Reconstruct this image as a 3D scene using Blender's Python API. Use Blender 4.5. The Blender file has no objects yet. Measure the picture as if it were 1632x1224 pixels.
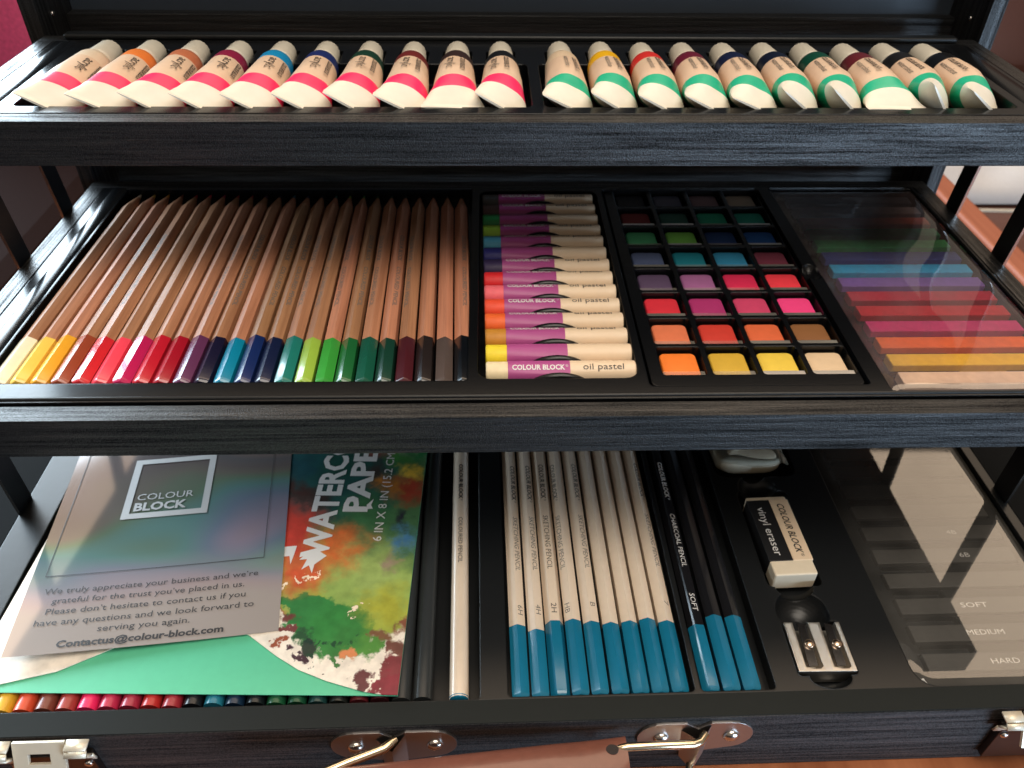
import bpy, bmesh, math, random
from mathutils import Vector, Matrix
random.seed(7)
S = 0.001                                   # the scene is written in millimetres
R = math.radians
sc = bpy.context.scene
col = sc.collection

# ------------------------------------------------------------------ camera
cam_d = bpy.data.cameras.new('camera')
cam = bpy.data.objects.new('camera', cam_d); col.objects.link(cam)
def cam_basis(th, ro, ps):
    f = Vector((math.sin(ps)*math.cos(th), math.cos(ps)*math.cos(th), -math.sin(th)))
    r = Vector((math.cos(ps), -math.sin(ps), 0)); u = r.cross(f)
    return r*math.cos(ro)+u*math.sin(ro), -r*math.sin(ro)+u*math.cos(ro), f
cr, cu, cf = cam_basis(0.6906, 0.0157, 0.0366)
M = Matrix(((cr.x, cu.x, -cf.x, .2038), (cr.y, cu.y, -cf.y, -.2607), (cr.z, cu.z, -cf.z, .2153), (0, 0, 0, 1)))
cam.matrix_world = M
cam_d.sensor_width = 36; cam_d.lens = 28.08
cam_d.clip_start = .01; cam_d.clip_end = 60
cam_d.dof.use_dof = True; cam_d.dof.focus_distance = .33; cam_d.dof.aperture_fstop = 16
sc.camera = cam

# ------------------------------------------------------------------ light
w = bpy.data.worlds.new('World'); sc.world = w; w.use_nodes = True
nt = w.node_tree; bg = nt.nodes['Background']
tc = nt.nodes.new('ShaderNodeTexCoord'); sp = nt.nodes.new('ShaderNodeSeparateXYZ')
rp = nt.nodes.new('ShaderNodeValToRGB'); mr = nt.nodes.new('ShaderNodeMapRange')
nt.links.new(tc.outputs['Generated'], sp.inputs[0]); nt.links.new(sp.outputs['Z'], mr.inputs['Value'])
mr.inputs['From Min'].default_value = -1; mr.inputs['From Max'].default_value = 1
nt.links.new(mr.outputs[0], rp.inputs[0]); nt.links.new(rp.outputs[0], bg.inputs['Color'])
e = rp.color_ramp.elements
e[0].position = .45; e[0].color = (.030, .020, .015, 1)
e[1].position = .62; e[1].color = (.30, .25, .20, 1)
bg.inputs['Strength'].default_value = .85

def area(name, loc, target, sx, sy, power, color, spread=None):
    d = bpy.data.lights.new(name, 'AREA'); d.shape = 'RECTANGLE'; d.size = sx; d.size_y = sy
    d.energy = power; d.color = color
    if spread: d.spread = spread
    o = bpy.data.objects.new(name, d); col.objects.link(o); o.location = loc
    o.rotation_euler = (Vector(target)-Vector(loc)).to_track_quat('-Z', 'Y').to_euler()
    return o
area('window_light_behind_left', (-2.25, 2.1, 1.18), (0, 0, .1), 3.0, 1.85, 350, (.70, .87, 1.0))
area('ceiling_light', (.38, -.30, 1.15), (.22, .0, 0), 1.0, .7, 13.5, (1.0, .90, .77))
area('sheen_light_front_right', (.98, -.95, -.12), (.35, 0, 0), .6, .6, 15.0, (.55, .76, 1.0))  # low bluish lamp added to give the tray fronts a sheen
area('bright_wall_ahead', (.45, 2.1, 2.9), (.2, 0, 0), 5.2, 1.7, 82, (1.0, .76, .54))

sc.view_settings.view_transform = 'Standard'; sc.view_settings.look = 'None'
sc.view_settings.exposure = 0; sc.view_settings.gamma = 1
sc.view_settings.use_curve_mapping = False
sc.cycles.max_bounces = 8; sc.cycles.transparent_max_bounces = 12
sc.cycles.sample_clamp_indirect = 6

# ------------------------------------------------------------------ materials
def lin(c):
    return tuple(((v/255)/12.92 if v/255 <= .04045 else ((v/255+.055)/1.055)**2.4) for v in c)
MATS = {}
def base_mat(name):
    m = bpy.data.materials.new(name); m.use_nodes = True; MATS[name] = m
    return m, m.node_tree, m.node_tree.nodes['Principled BSDF']
def N(nt, typ, **kw):
    n = nt.nodes.new(typ)
    for k, v in kw.items():
        if hasattr(n, k): setattr(n, k, v)
        else: n.inputs[k].default_value = v
    return n
def bump_into(nt, b, height, strength, dist=.0002, normal=None):
    bp = N(nt, 'ShaderNodeBump'); bp.inputs['Strength'].default_value = strength; bp.inputs['Distance'].default_value = dist
    nt.links.new(height, bp.inputs['Height'])
    if normal: nt.links.new(normal, bp.inputs['Normal'])
    nt.links.new(bp.outputs[0], b.inputs['Normal'])
def paint(name, rgb, rough=.35, metal=0, spec=.5, mottled=0, coat=0, bevel=0, bump=0):
    m, nt, b = base_mat(name)
    c = rgb if max(rgb) <= 1.0 else lin(rgb)
    b.inputs['Base Color'].default_value = (*c, 1); b.inputs['Roughness'].default_value = rough
    b.inputs['Metallic'].default_value = metal; b.inputs['Specular IOR Level'].default_value = spec
    b.inputs['Coat Weight'].default_value = coat; b.inputs['Coat Roughness'].default_value = .12
    tc = N(nt, 'ShaderNodeTexCoord')
    no = N(nt, 'ShaderNodeTexNoise'); no.inputs['Scale'].default_value = 260; no.inputs['Detail'].default_value = 4
    nt.links.new(tc.outputs['Object'], no.inputs['Vector'])
    mix = N(nt, 'ShaderNodeMix', data_type='RGBA'); mix.inputs[0].default_value = 0
    k = mottled or .06
    mix.inputs[6].default_value = (*[v*(1-k) for v in c], 1); mix.inputs[7].default_value = (*[min(1, v*(1+k)) for v in c], 1)
    nt.links.new(no.outputs[0], mix.inputs[0]); nt.links.new(mix.outputs[2], b.inputs['Base Color'])
    nb = None
    if bevel:
        bv = N(nt, 'ShaderNodeBevel', samples=4); bv.inputs['Radius'].default_value = bevel*S; nb = bv.outputs[0]
        nt.links.new(nb, b.inputs['Normal'])
    if bump: bump_into(nt, b, no.outputs[0], bump, .0003, nb)
    return m
def black_wood(name, along, base=.0065, rough=.34, bump=1.0, bevel=.5):
    m, nt, b = base_mat(name)
    tc = N(nt, 'ShaderNodeTexCoord'); mp = N(nt, 'ShaderNodeMapping')
    nt.links.new(tc.outputs['Object'], mp.inputs[0])
    sc_ = {'x': (16, 620, 620), 'y': (620, 16, 620), 'z': (620, 620, 16)}[along]
    mp.inputs['Scale'].default_value = sc_
    n1 = N(nt, 'ShaderNodeTexNoise'); n1.inputs['Scale'].default_value = 1.0; n1.inputs['Detail'].default_value = 6; n1.inputs['Roughness'].default_value = .65
    nt.links.new(mp.outputs[0], n1.inputs['Vector'])
    n2 = N(nt, 'ShaderNodeTexNoise'); n2.inputs['Scale'].default_value = 1900; n2.inputs['Detail'].default_value = 2
    nt.links.new(tc.outputs['Object'], n2.inputs['Vector'])
    add = N(nt, 'ShaderNodeMath', operation='MULTIPLY_ADD'); add.inputs[1].default_value = .55
    nt.links.new(n2.outputs[0], add.inputs[0]); nt.links.new(n1.outputs[0], add.inputs[2])
    r = N(nt, 'ShaderNodeValToRGB'); r.color_ramp.elements[0].position = .55; r.color_ramp.elements[1].position = 1.0
    r.color_ramp.elements[0].color = (base*.45, base*.45, base*.5, 1); r.color_ramp.elements[1].color = (base*1.9, base*1.95, base*2.05, 1)
    nt.links.new(add.outputs[0], r.inputs[0]); nt.links.new(r.outputs[0], b.inputs['Base Color']); 
    sl = N(nt, 'ShaderNodeMapRange'); sl.inputs['From Min'].default_value = .58; sl.inputs['From Max'].default_value = 1.02
    sl.inputs['To Min'].default_value = .08; sl.inputs['To Max'].default_value = .95
    nt.links.new(add.outputs[0], sl.inputs[0]); nt.links.new(sl.outputs[0], b.inputs['Specular IOR Level'])
    rr = N(nt, 'ShaderNodeMapRange'); rr.inputs['From Min'].default_value = .5; rr.inputs['From Max'].default_value = 1.05
    rr.inputs['To Min'].default_value = rough+.30; rr.inputs['To Max'].default_value = rough-.10
    nt.links.new(add.outputs[0], rr.inputs[0]); nt.links.new(rr.outputs[0], b.inputs['Roughness'])
    bv = N(nt, 'ShaderNodeBevel', samples=4); bv.inputs['Radius'].default_value = bevel*S
    bump_into(nt, b, add.outputs[0], bump, .0004, bv.outputs[0])
    return m
WX = black_wood('black_painted_wood_grain_x', 'x')
WXF = black_wood('black_painted_front_grain', 'x', base=.012, rough=.58, bump=.9)
WY = black_wood('black_painted_wood_grain_y', 'y', rough=.25, bump=.6)
WZ = black_wood('black_painted_wood_grain_z', 'z')
MATTE = black_wood('matte_black_edge', 'x', base=.018, rough=.55, bump=.12)
PLASTIC = paint('black_moulded_plastic', (.0045, .005, .006), .22, spec=.42, bevel=1.0, bump=.05)
PLASTIC_M = paint('black_satin_plastic', (.008, .009, .010), .33, spec=.4, bevel=1.0, bump=.08)
PANEL = paint('dark_blue_grey_lining', (.022, .030, .042), .55, bump=.15)
FLATB = paint('flat_black_side', (.006, .0065, .007), .8, spec=.08)
RIML = paint('dark_green_grey_lining', (.016, .018, .017), .7, spec=.12, bump=.1)
STEEL_DARK = paint('black_steel_strip', (.007, .007, .008), .4, bevel=.3)
STEEL = paint('bright_steel', (.62, .58, .54), .22, metal=1, bevel=.3)
NICKEL = paint('warm_nickel_plate', (.42, .39, .38), .36, metal=1, bevel=.4)
BRASSY = paint('pale_brass_wire', (.74, .62, .44), .22, metal=1)
LEATHER = paint('brown_leather', (.17, .062, .042), .30, coat=.4, bump=.25, mottled=.18, bevel=.8)
SUEDE = paint('raw_leather_edge', (.50, .25, .15), .7)
def wood_mat(name, c1, c2, along='y', scale=1., rough=.4):
    m, nt, b = base_mat(name)
    tc = N(nt, 'ShaderNodeTexCoord'); mp = N(nt, 'ShaderNodeMapping'); oi = N(nt, 'ShaderNodeObjectInfo')
    s = {'x': (12, 420, 420), 'y': (420, 12, 420)}[along]
    mp.inputs['Scale'].default_value = tuple(v*scale for v in s)
    av = N(nt, 'ShaderNodeVectorMath', operation='ADD'); ml = N(nt, 'ShaderNodeMath', operation='MULTIPLY'); ml.inputs[1].default_value = .9
    nt.links.new(oi.outputs['Random'], ml.inputs[0])
    nt.links.new(tc.outputs['Object'], av.inputs[0]); nt.links.new(ml.outputs[0], av.inputs[1]); nt.links.new(av.outputs[0], mp.inputs[0])
    no = N(nt, 'ShaderNodeTexNoise'); no.inputs['Scale'].default_value = 1; no.inputs['Detail'].default_value = 7; no.inputs['Roughness'].default_value = .6
    nt.links.new(mp.outputs[0], no.inputs['Vector'])
    r = N(nt, 'ShaderNodeValToRGB'); r.color_ramp.elements[0].position = .3; r.color_ramp.elements[1].position = .72
    r.color_ramp.elements[0].color = (*c1, 1); r.color_ramp.elements[1].color = (*c2, 1)
    nt.links.new(no.outputs[0], r.inputs[0])
    hs = N(nt, 'ShaderNodeHueSaturation')
    mv = N(nt, 'ShaderNodeMapRange'); mv.inputs['To Min'].default_value = .78; mv.inputs['To Max'].default_value = 1.16
    nt.links.new(oi.outputs['Random'], mv.inputs[0]); nt.links.new(mv.outputs[0], hs.inputs['Value'])
    mh = N(nt, 'ShaderNodeMapRange'); mh.inputs['To Min'].default_value = .510; mh.inputs['To Max'].default_value = .490
    nt.links.new(oi.outputs['Random'], mh.inputs[0]); nt.links.new(mh.outputs[0], hs.inputs['Hue'])
    nt.links.new(r.outputs[0], hs.inputs['Color']); nt.links.new(hs.outputs[0], b.inputs['Base Color'])
    b.inputs['Roughness'].default_value = rough
    b.inputs['Specular IOR Level'].default_value = .28
    bump_into(nt, b, no.outputs[0], .15, .0002)
    return m
CEDAR = wood_mat('cedar_pencil_wood', (.33, .145, .075), (.56, .268, .145), 'y', rough=.46)
TABLEW = wood_mat('orange_table_wood', (.26, .078, .028), (.45, .165, .070), 'y', .16, .35)
TABLEE = wood_mat('darker_table_edge', (.20, .062, .028), (.30, .105, .048), 'y', .16, .4)
BEIGE = paint('cream_tube_label', (.72, .52, .37), .35, spec=.4)
WHITE_T = paint('ivory_tube_end', (.78, .72, .60), .32)
CAPM = paint('ivory_cap_plastic', (.62, .57, .47), .4)
PINK = paint('hot_pink_band', lin((245, 45, 100)), .35)
MINT = paint('mint_green_band', lin((35, 175, 135)), .35)
INK = paint('dark_print', (.035, .03, .03), .5)
INKG = paint('grey_print', (.13, .12, .11), .5)
WINK = paint('white_print', (.72, .70, .68), .45)
CREAM = paint('cream_barrel', (.74, .61, .48), .30, coat=.3)
BLUEP = paint('petrol_blue_dip', lin((22, 112, 145)), .26, coat=.5)
BLACKP = paint('black_lacquer', (.010, .010, .012), .22, coat=.5)
DARKROD = paint('dark_grey_lacquer', (.030, .034, .036), .33)
MAGENTA = paint('magenta_wrapper', lin((172, 78, 138)), .45)
PAPERC = paint('cream_wrapper', (.78, .60, .42), .5)
SLEEVE = paint('black_card_sleeve', (.012, .012, .013), .4)
RUBBER = paint('ivory_rubber', (.72, .62, .47), .5)
SHARP = paint('brushed_magnesium', (.66, .62, .56), .34, metal=1, bevel=.3, bump=.3)
BLADE = paint('steel_blade', (.36, .36, .37), .22, metal=1)
KNEAD = paint('kneaded_grey_rubber', (.55, .50, .38), .6, bump=.4)
PAPER = paint('white_cover_paper', (.80, .72, .62), .45)
TEAL = paint('mint_cover_sheet', lin((92, 190, 150)), .4)
PAGES = paint('paper_pages', (.70, .64, .56), .7)

def clear_mat(name, base_refl, bump_scale, bump_str, haze=0, hz=(.5, .45, .4), rough=.03):
    m, nt, b = base_mat(name); nt.nodes.remove(b)
    out = nt.nodes['Material Output']
    tr = N(nt, 'ShaderNodeBsdfTransparent'); tr.inputs[0].default_value = (.93, .93, .92, 1)
    gl = N(nt, 'ShaderNodeBsdfGlossy'); gl.inputs['Roughness'].default_value = rough; gl.inputs[0].default_value = (1, 1, 1, 1)
    fr = N(nt, 'ShaderNodeFresnel'); fr.inputs[0].default_value = 1.5
    mm = N(nt, 'ShaderNodeMath', operation='MULTIPLY_ADD'); mm.inputs[1].default_value = 1.7; mm.inputs[2].default_value = base_refl
    nt.links.new(fr.outputs[0], mm.inputs[0])
    tc = N(nt, 'ShaderNodeTexCoord'); no = N(nt, 'ShaderNodeTexNoise'); no.inputs['Scale'].default_value = bump_scale; no.inputs['Detail'].default_value = 1
    nt.links.new(tc.outputs['Object'], no.inputs['Vector'])
    bp = N(nt, 'ShaderNodeBump'); bp.inputs['Strength'].default_value = bump_str; bp.inputs['Distance'].default_value = .004
    nt.links.new(no.outputs[0], bp.inputs['Height']); nt.links.new(bp.outputs[0], gl.inputs['Normal'])
    mx = N(nt, 'ShaderNodeMixShader'); nt.links.new(mm.outputs[0], mx.inputs[0])
    nt.links.new(tr.outputs[0], mx.inputs[1]); nt.links.new(gl.outputs[0], mx.inputs[2])
    last = mx
    if haze:
        df = N(nt, 'ShaderNodeBsdfDiffuse'); df.inputs[0].default_value = (*hz, 1)
        n2 = N(nt, 'ShaderNodeTexNoise'); n2.inputs['Scale'].default_value = 38; n2.inputs['Detail'].default_value = 6
        nt.links.new(tc.outputs['Object'], n2.inputs['Vector'])
        r2 = N(nt, 'ShaderNodeMapRange'); r2.inputs['From Min'].default_value = .38; r2.inputs['From Max'].default_value = .75; r2.inputs['To Min'].default_value = haze*.4; r2.inputs['To Max'].default_value = haze
        nt.links.new(n2.outputs[0], r2.inputs[0])
        m2 = N(nt, 'ShaderNodeMixShader'); nt.links.new(r2.outputs[0], m2.inputs[0])
        nt.links.new(mx.outputs[0], m2.inputs[1]); nt.links.new(df.outputs[0], m2.inputs[2]); last = m2
    nt.links.new(last.outputs[0], out.inputs[0])
    return m
CLEARW = clear_mat('wavy_clear_plastic', .02, 16, .35, .21, (.38, .29, .30))
CLEARF = clear_mat('flat_clear_plastic', .015, 9, .05, .16, (.34, .32, .29))
FILM = clear_mat('crinkled_film', .03, 120, .5, .25, (.6, .55, .42))

# ------------------------------------------------------------------ mesh helpers
class MB:
    def __init__(s): s.v = []; s.f = []; s.m = []
    def add(s, vs, fs, mi=0):
        o = len(s.v); s.v += [tuple(x) for x in vs]
        for f in fs: s.f.append(tuple(i+o for i in f)); s.m.append(mi)
        return s
    def box(s, x0, x1, y0, y1, z0, z1, mi=0, T=None):
        vs = [(x, y, z) for z in (z0, z1) for x, y in ((x0, y0), (x1, y0), (x1, y1), (x0, y1))]
        if T: vs = [tuple(T @ Vector(p)) for p in vs]
        return s.add(vs, [(3, 2, 1, 0), (4, 5, 6, 7), (0, 1, 5, 4), (1, 2, 6, 5), (2, 3, 7, 6), (3, 0, 4, 7)], mi)
    def prism(s, poly, z0, z1, mi=0, T=None):
        n = len(poly)
        vs = [(x, y, z0) for x, y in poly]+[(x, y, z1) for x, y in poly]
        if T: vs = [tuple(T @ Vector(p)) for p in vs]
        fs = [tuple(range(n-1, -1, -1)), tuple(range(n, 2*n))]+[(i, (i+1) % n, n+(i+1) % n, n+i) for i in range(n)]
        return s.add(vs, fs, mi)
    def loft(s, rings, mi=0, cap=True, mats=None):
        n = len(rings[0]); vs = [p for r in rings for p in r]; o = len(s.v); s.v += [tuple(p) for p in vs]
        for k in range(len(rings)-1):
            for i in range(n):
                a = k*n+i; b = k*n+(i+1) % n
                s.f.append((o+a, o+b, o+b+n, o+a+n)); s.m.append(mats[k] if mats else mi)
        if cap:
            s.f.append(tuple(o+i for i in range(n-1, -1, -1))); s.m.append(mats[0] if mats else mi)
            s.f.append(tuple(o+(len(rings)-1)*n+i for i in range(n))); s.m.append(mats[-1] if mats else mi)
        return s
    def tube(s, pts, r, n=10, mi=0):
        pts = [Vector(p) for p in pts]; rings = []
        for i, p in enumerate(pts):
            t = (pts[min(i+1, len(pts)-1)]-pts[max(i-1, 0)]).normalized()
            a = t.orthogonal().normalized() if i == 0 else (a-t*a.dot(t)).normalized()
            b = t.cross(a)
            rings.append([p+(a*math.cos(2*math.pi*k/n)+b*math.sin(2*math.pi*k/n))*r for k in range(n)])
        return s.loft(rings, mi)
    def grid(s, fn, nu, nv, mi=0):
        o = len(s.v)
        for j in range(nv+1):
            for i in range(nu+1): s.v.append(tuple(fn(i/nu, j/nv)))
        for j in range(nv):
            for i in range(nu):
                a = o+j*(nu+1)+i; s.f.append((a, a+1, a+nu+2, a+nu+1)); s.m.append(mi)
        return s
    def ball(s, c, rx, ry, rz, nu=16, nv=10, mi=0):
        rings = []
        for j in range(1, nv):
            t = math.pi*j/nv
            rings.append([(c[0]+rx*math.sin(t)*math.cos(2*math.pi*i/nu), c[1]+ry*math.sin(t)*math.sin(2*math.pi*i/nu), c[2]-rz*math.cos(t)) for i in range(nu)])
        return s.loft(rings, mi)
    def mesh(s, name, mats):
        me = bpy.data.meshes.new(name)
        me.from_pydata([(x*S, y*S, z*S) for x, y, z in s.v], [], s.f)
        for m in mats: me.materials.append(m)
        for p, k in zip(me.polygons, s.m): p.material_index = k
        bm = bmesh.new(); bm.from_mesh(me); bmesh.ops.recalc_face_normals(bm, faces=bm.faces); bm.to_mesh(me); bm.free()
        return me
    def build(s, name, mats, parent=None, smooth=None, bevel=0, **kw):
        if not isinstance(mats, (list, tuple)): mats = [mats]
        return put(name, s.mesh(name, mats), parent, smooth, bevel, **kw)
def put(name, me, parent=None, smooth=None, bevel=0, label=None, cat=None, group=None, kind=None, loc=(0, 0, 0), rz=0):
    o = bpy.data.objects.new(name, me); col.objects.link(o)
    if smooth is not None:
        for p in me.polygons: p.use_smooth = True
        if smooth < 180: me.set_sharp_from_angle(angle=R(smooth))
    if bevel:
        b = o.modifiers.new('bevel', 'BEVEL'); b.width = bevel*S; b.segments = 3; b.limit_method = 'ANGLE'; b.angle_limit = R(35)
    o.location = Vector(loc)*S; o.rotation_euler.z = rz
    if parent: o.parent = parent
    if label: o['label'] = label
    if cat: o['category'] = cat
    if group: o['group'] = group
    if kind: o['kind'] = kind
    return o
CY = .0107                                  # the bottom case stands turned by 0.6 degrees
def thing(name, label, cat, loc, group=None, rz=0, K=False):
    o = bpy.data.objects.new(name, None); col.objects.link(o); o.empty_display_size = .005
    x, y, z = loc
    if K: x, y, rz = x*math.cos(CY)-y*math.sin(CY), x*math.sin(CY)+y*math.cos(CY), rz+CY
    o.location = (x*S, y*S, z*S); o.rotation_euler.z = rz
    o['label'] = label; o['category'] = cat
    if group: o['group'] = group
    return o
def rrect(x0, x1, y0, y1, r, n=5):
    out = []
    for cx, cy, a0 in ((x1-r, y0+r, -90), (x1-r, y1-r, 0), (x0+r, y1-r, 90), (x0+r, y0+r, 180)):
        for k in range(n+1):
            a = R(a0+90*k/n); out.append((cx+r*math.cos(a), cy+r*math.sin(a)))
    return out
def carve(me, cutters):
    """subtract a list of closed meshes from me, give back the result"""
    o = bpy.data.objects.new('carving', me); col.objects.link(o); tmp = [o]
    for c in cutters:
        k = bpy.data.objects.new('cutter', c); col.objects.link(k); tmp.append(k)
        b = o.modifiers.new('b', 'BOOLEAN'); b.operation = 'DIFFERENCE'; b.object = k; b.solver = 'EXACT'; b.use_self = False
    dg = bpy.context.evaluated_depsgraph_get(); dg.update()
    r = bpy.data.meshes.new_from_object(o.evaluated_get(dg))
    for t in tmp: bpy.data.objects.remove(t)
    return r

# lettering: flat outlines of Blender's own font, cut fine enough to follow a curved surface
_tc = {}
def glyphs(text, bold=0.0, shear=0.0, spacing=1.0):
    key = (text, bold, shear, spacing)
    if key in _tc: return _tc[key]
    c = bpy.data.curves.new('t', 'FONT'); c.body = text; c.size = 1; c.offset = bold; c.shear = shear; c.resolution_u = 2; c.space_character = spacing
    c.fill_mode = 'FRONT' if hasattr(c, 'fill_mode') else c.fill_mode
    o = bpy.data.objects.new('t', c); col.objects.link(o)
    dg = bpy.context.evaluated_depsgraph_get(); dg.update()
    me = bpy.data.meshes.new_from_object(o.evaluated_get(dg))
    vs = [(v.co.x, v.co.y) for v in me.vertices]; fs = [tuple(p.vertices) for p in me.polygons]
    bpy.data.objects.remove(o); bpy.data.curves.remove(c); bpy.data.meshes.remove(me)
    x0 = min(v[0] for v in vs); x1 = max(v[0] for v in vs)
    vs = [((x-x0)/(x1-x0), y/.70) for x, y in vs]
    _tc[key] = (vs, fs); return _tc[key]
def letters(text, width, cap, fn, mat, parent, name='lettering', bold=0.0, shear=0.0, slices=None, spacing=1.0):
    if len(text) > 1 and text.endswith('®'):
        k = cap*.5; w2 = width-k*1.15
        letters('®', k, k, lambda u, v: fn(w2+k*.15+u, cap-k+v), mat, parent, 'registered_mark', 0, 0, slices)
        text, width = text[:-1], w2
    """fn(u, v) in mm -> point; slices = step in mm at which the outlines are cut across v"""
    vs, fs = glyphs(text, bold, shear, spacing)
    bm = bmesh.new(); V = [bm.verts.new((x*width, y*cap, 0)) for x, y in vs]
    for f in fs:
        try: bm.faces.new([V[i] for i in f])
        except ValueError: pass
    if slices:
        y = -cap*.3
        while y < cap*1.2:
            bmesh.ops.bisect_plane(bm, geom=bm.verts[:]+bm.edges[:]+bm.faces[:], plane_co=(0, y, 0), plane_no=(0, 1, 0)); y += slices
    for v in bm.verts:
        p = fn(v.co.x, v.co.y); v.co = Vector(p)*S
    me = bpy.data.meshes.new(name); bm.to_mesh(me); bm.free(); me.materials.append(mat)
    return put(name, me, parent)

# ------------------------------------------------------------------ the setting: table, floor
put('floor', MB().box(-3000, 3500, -2500, 3500, -860, -850).mesh('floor', [paint('dark_floor', (.05, .03, .022), .5)]), kind='structure')
tb = thing('table', 'orange wooden table with a darker raised edge under the black art case', 'table', (300, 200, -850))
g = MB(); g.box(-430, 342, -352, 700, 692, 716.5); g.build('table_top', TABLEW, tb, bevel=2)
g = MB(); g.box(342.4, 368, -352, 700, 688, 719); g.build('table_edge', TABLEE, tb, bevel=4)
for sx in (-400, 310):
    for sy in (-340, 640):
        MB().box(sx, sx+45, sy, sy+45, 0, 692).build('leg', TABLEE, tb, bevel=2)

# sofa with white cushion, right of the table
SOFA = paint('brown_leather_sofa', (.115, .045, .032), .4, bump=.3, mottled=.25)
so = thing('sofa', 'dark brown leather sofa with pale stitching behind the right side of the case', 'sofa', (1100, 700, -850))
MB().box(-390, 700, -900, 900, 0, 560).build('seat_base', SOFA, so, bevel=25)
MB().box(-60, 700, 500, 900, 560, 1250).build('backrest', SOFA, so, bevel=40)
MB().tube([(-385+u*50, 12-1.5*math.sin(u*1.7), 561) for u in range(18)], 3.0, 8).build('seam', paint('pale_thread', (.6, .52, .42), .6), so)
g = MB()
def cush(u, v):
    x = -385+u*560; y = 24+v*420
    e = min(1, 4*min(u, 1-u))**.5*min(1, 4*min(v, 1-v))**.5
    return (x, y, 565+e*(55+9*math.sin(7*u+3*v)+6*math.sin(13*v-5*u)+5*math.sin(31*u+17*v)+4*math.sin(23*u-29*v)))
CLOTH = paint('off_white_cloth', (.62, .58, .56), .8, bump=.3)
o = MB().grid(cush, 60, 60).build('cushion', CLOTH, None, smooth=180, loc=(1100, 700, -850))
o['label'] = 'off-white crumpled cushion on the sofa beyond the black link arms'; o['category'] = 'cushion'
m = o.modifiers.new('solid', 'SOLIDIFY'); m.thickness = .004
# chair and pink bag at the left
ch = thing('armchair', 'very dark brown armchair left of the case seen below the upper tray', 'armchair', (-480, 500, -850))
DKB = paint('dark_brown_upholstery', (.016, .008, .007), .9, spec=.05, bump=.3)
MB().box(-400, 290, -900, 420, 0, 700).build('seat', DKB, ch, bevel=30)
MB().box(-400, 290, 620, 700, 0, 720).build('backrest', DKB, ch, bevel=40)
PK = paint('pink_cloth', (.72, .09, .24), .6, mottled=.35, bump=.4)
pb = thing('bag', 'bright pink cloth bag standing behind the upper left corner of the case', 'bag', (-345, 700, -150))
def bag(u, v):
    a = 2*math.pi*u; r = 1-.10*math.sin(3*a+1)-.05*math.sin(7*a); t = v
    k = 1-.25*t*t
    return (150*k*r*math.cos(a), 75*k*r*math.sin(a), t*260)
MB().grid(bag, 48, 14).build('body', PK, pb, smooth=180)
MB().tube([(-60, 10, 250), (-50, 10, 310), (0, 10, 340), (50, 10, 310), (60, 10, 250)], 7).build('handle', PK, pb, smooth=60)

# ------------------------------------------------------------------ the art case
case = thing('art_case', 'open black wooden art case with two raised trays, upright lid and leather handle', 'art case', (0, 0, -133))
DZ = 133
def cb(*a, **k): pass
# lower box (turned by CY)
g = MB()
g.box(-82, 522, -104, -94, 0, DZ-91.8)                       # front wall
body = g.build('lower_box', [WXF], case, rz=CY)
MB().box(-82, -31.5, -94, 188, 0, DZ-91.8).build('side_wall', FLATB, body); MB().box(471.5, 522, -94, 188, 0, DZ-91.8).build('side_wall', FLATB, body); MB().box(-82, 522, -103.6, -93.9, DZ-91.7, DZ-91.3).build('rim_lining', RIML, body); MB().box(-31.5, 471.5, 180, 188, 0, DZ-91.8).build('back_wall', WX, body)
MB().box(-31.5, 471.5, -94, 180, 1, 5).build('bottom_board', WX, body)
# liner of the lower box, carved
def zc(z): return z+DZ
blk = MB().box(-31.2, 471.2, -93.8, 179.8, zc(-108), zc(-91.9)).mesh('liner', [PLASTIC_M])
cut = []
def pr(x0, x1, y0, y1, z, r=2, top=None, n=5):
    cut.append(MB().prism(rrect(x0, x1, y0, y1, r, n), z, top if top else 900).mesh('c', []))
pr(-14, 198, -93.2, 170, zc(-100.2), 2)                       # coloured pencils
pr(209.5, 287, -92.6, 120, zc(-99.9), 2)                      # sketching pencils
pr(289.5, 321, -92.6, 120, zc(-99.9), 2)                      # charcoal pencils
pr(332, 358, -42, 18, zc(-101), 3); pr(332, 358, -87, -61, zc(-101), 2)
pr(324, 368, 28, 75, zc(-101), 6)
pr(381, 466, -93.3, 150, zc(-104), 9)
for c, r_ in (((344, 20, zc(-91)), (10, 10, 9)), ((343.5, -56, zc(-91)), (12, 12, 11)), ((344, -42, zc(-91)), (9, 7, 8)), ((345.5, -87.5, zc(-92)), (9, 5.6, 8))):
    cut.append(MB().ball(c, *r_, 36, 20).mesh('c', []))
lin_me = carve(blk, cut); lin_me.name = 'liner'
put('liner', lin_me, body)
# front face details come further down
# ---- middle tray
def tray(name, label, y0, y1, zt, zb, x0=-29, x1=468.6, t=8.7, top=None):
    f = MB().box(x0, x1, y0, y0+t, zc(zb), zc(zt)).build(name, WX, case)
    f['label'] = label
    MB().box(x0, x0+t, y0+t, y1-t, zc(zb), zc(zt)).build('side_rail', WY, f)
    MB().box(x1-t, x1, y0+t, y1-t, zc(zb), zc(zt)).build('side_rail', WY, f)
    MB().box(x0, x1, y1-t, y1, zc(zb), zc(zt)).build('back_rail', WX, f)
    MB().box(x0+t, x1-t, y0+t, y1-t, zc(zb)+.5, zc(zb)+3).build('bottom_board', WX, f)
    return f
mid = tray('middle_tray', 'middle tray of black painted wood', -25.4, 186, 3.7, -15.5)
top_ = tray('upper_tray', 'upper tray of black painted wood', 69.3, 187, 85.7, 66.2)
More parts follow.
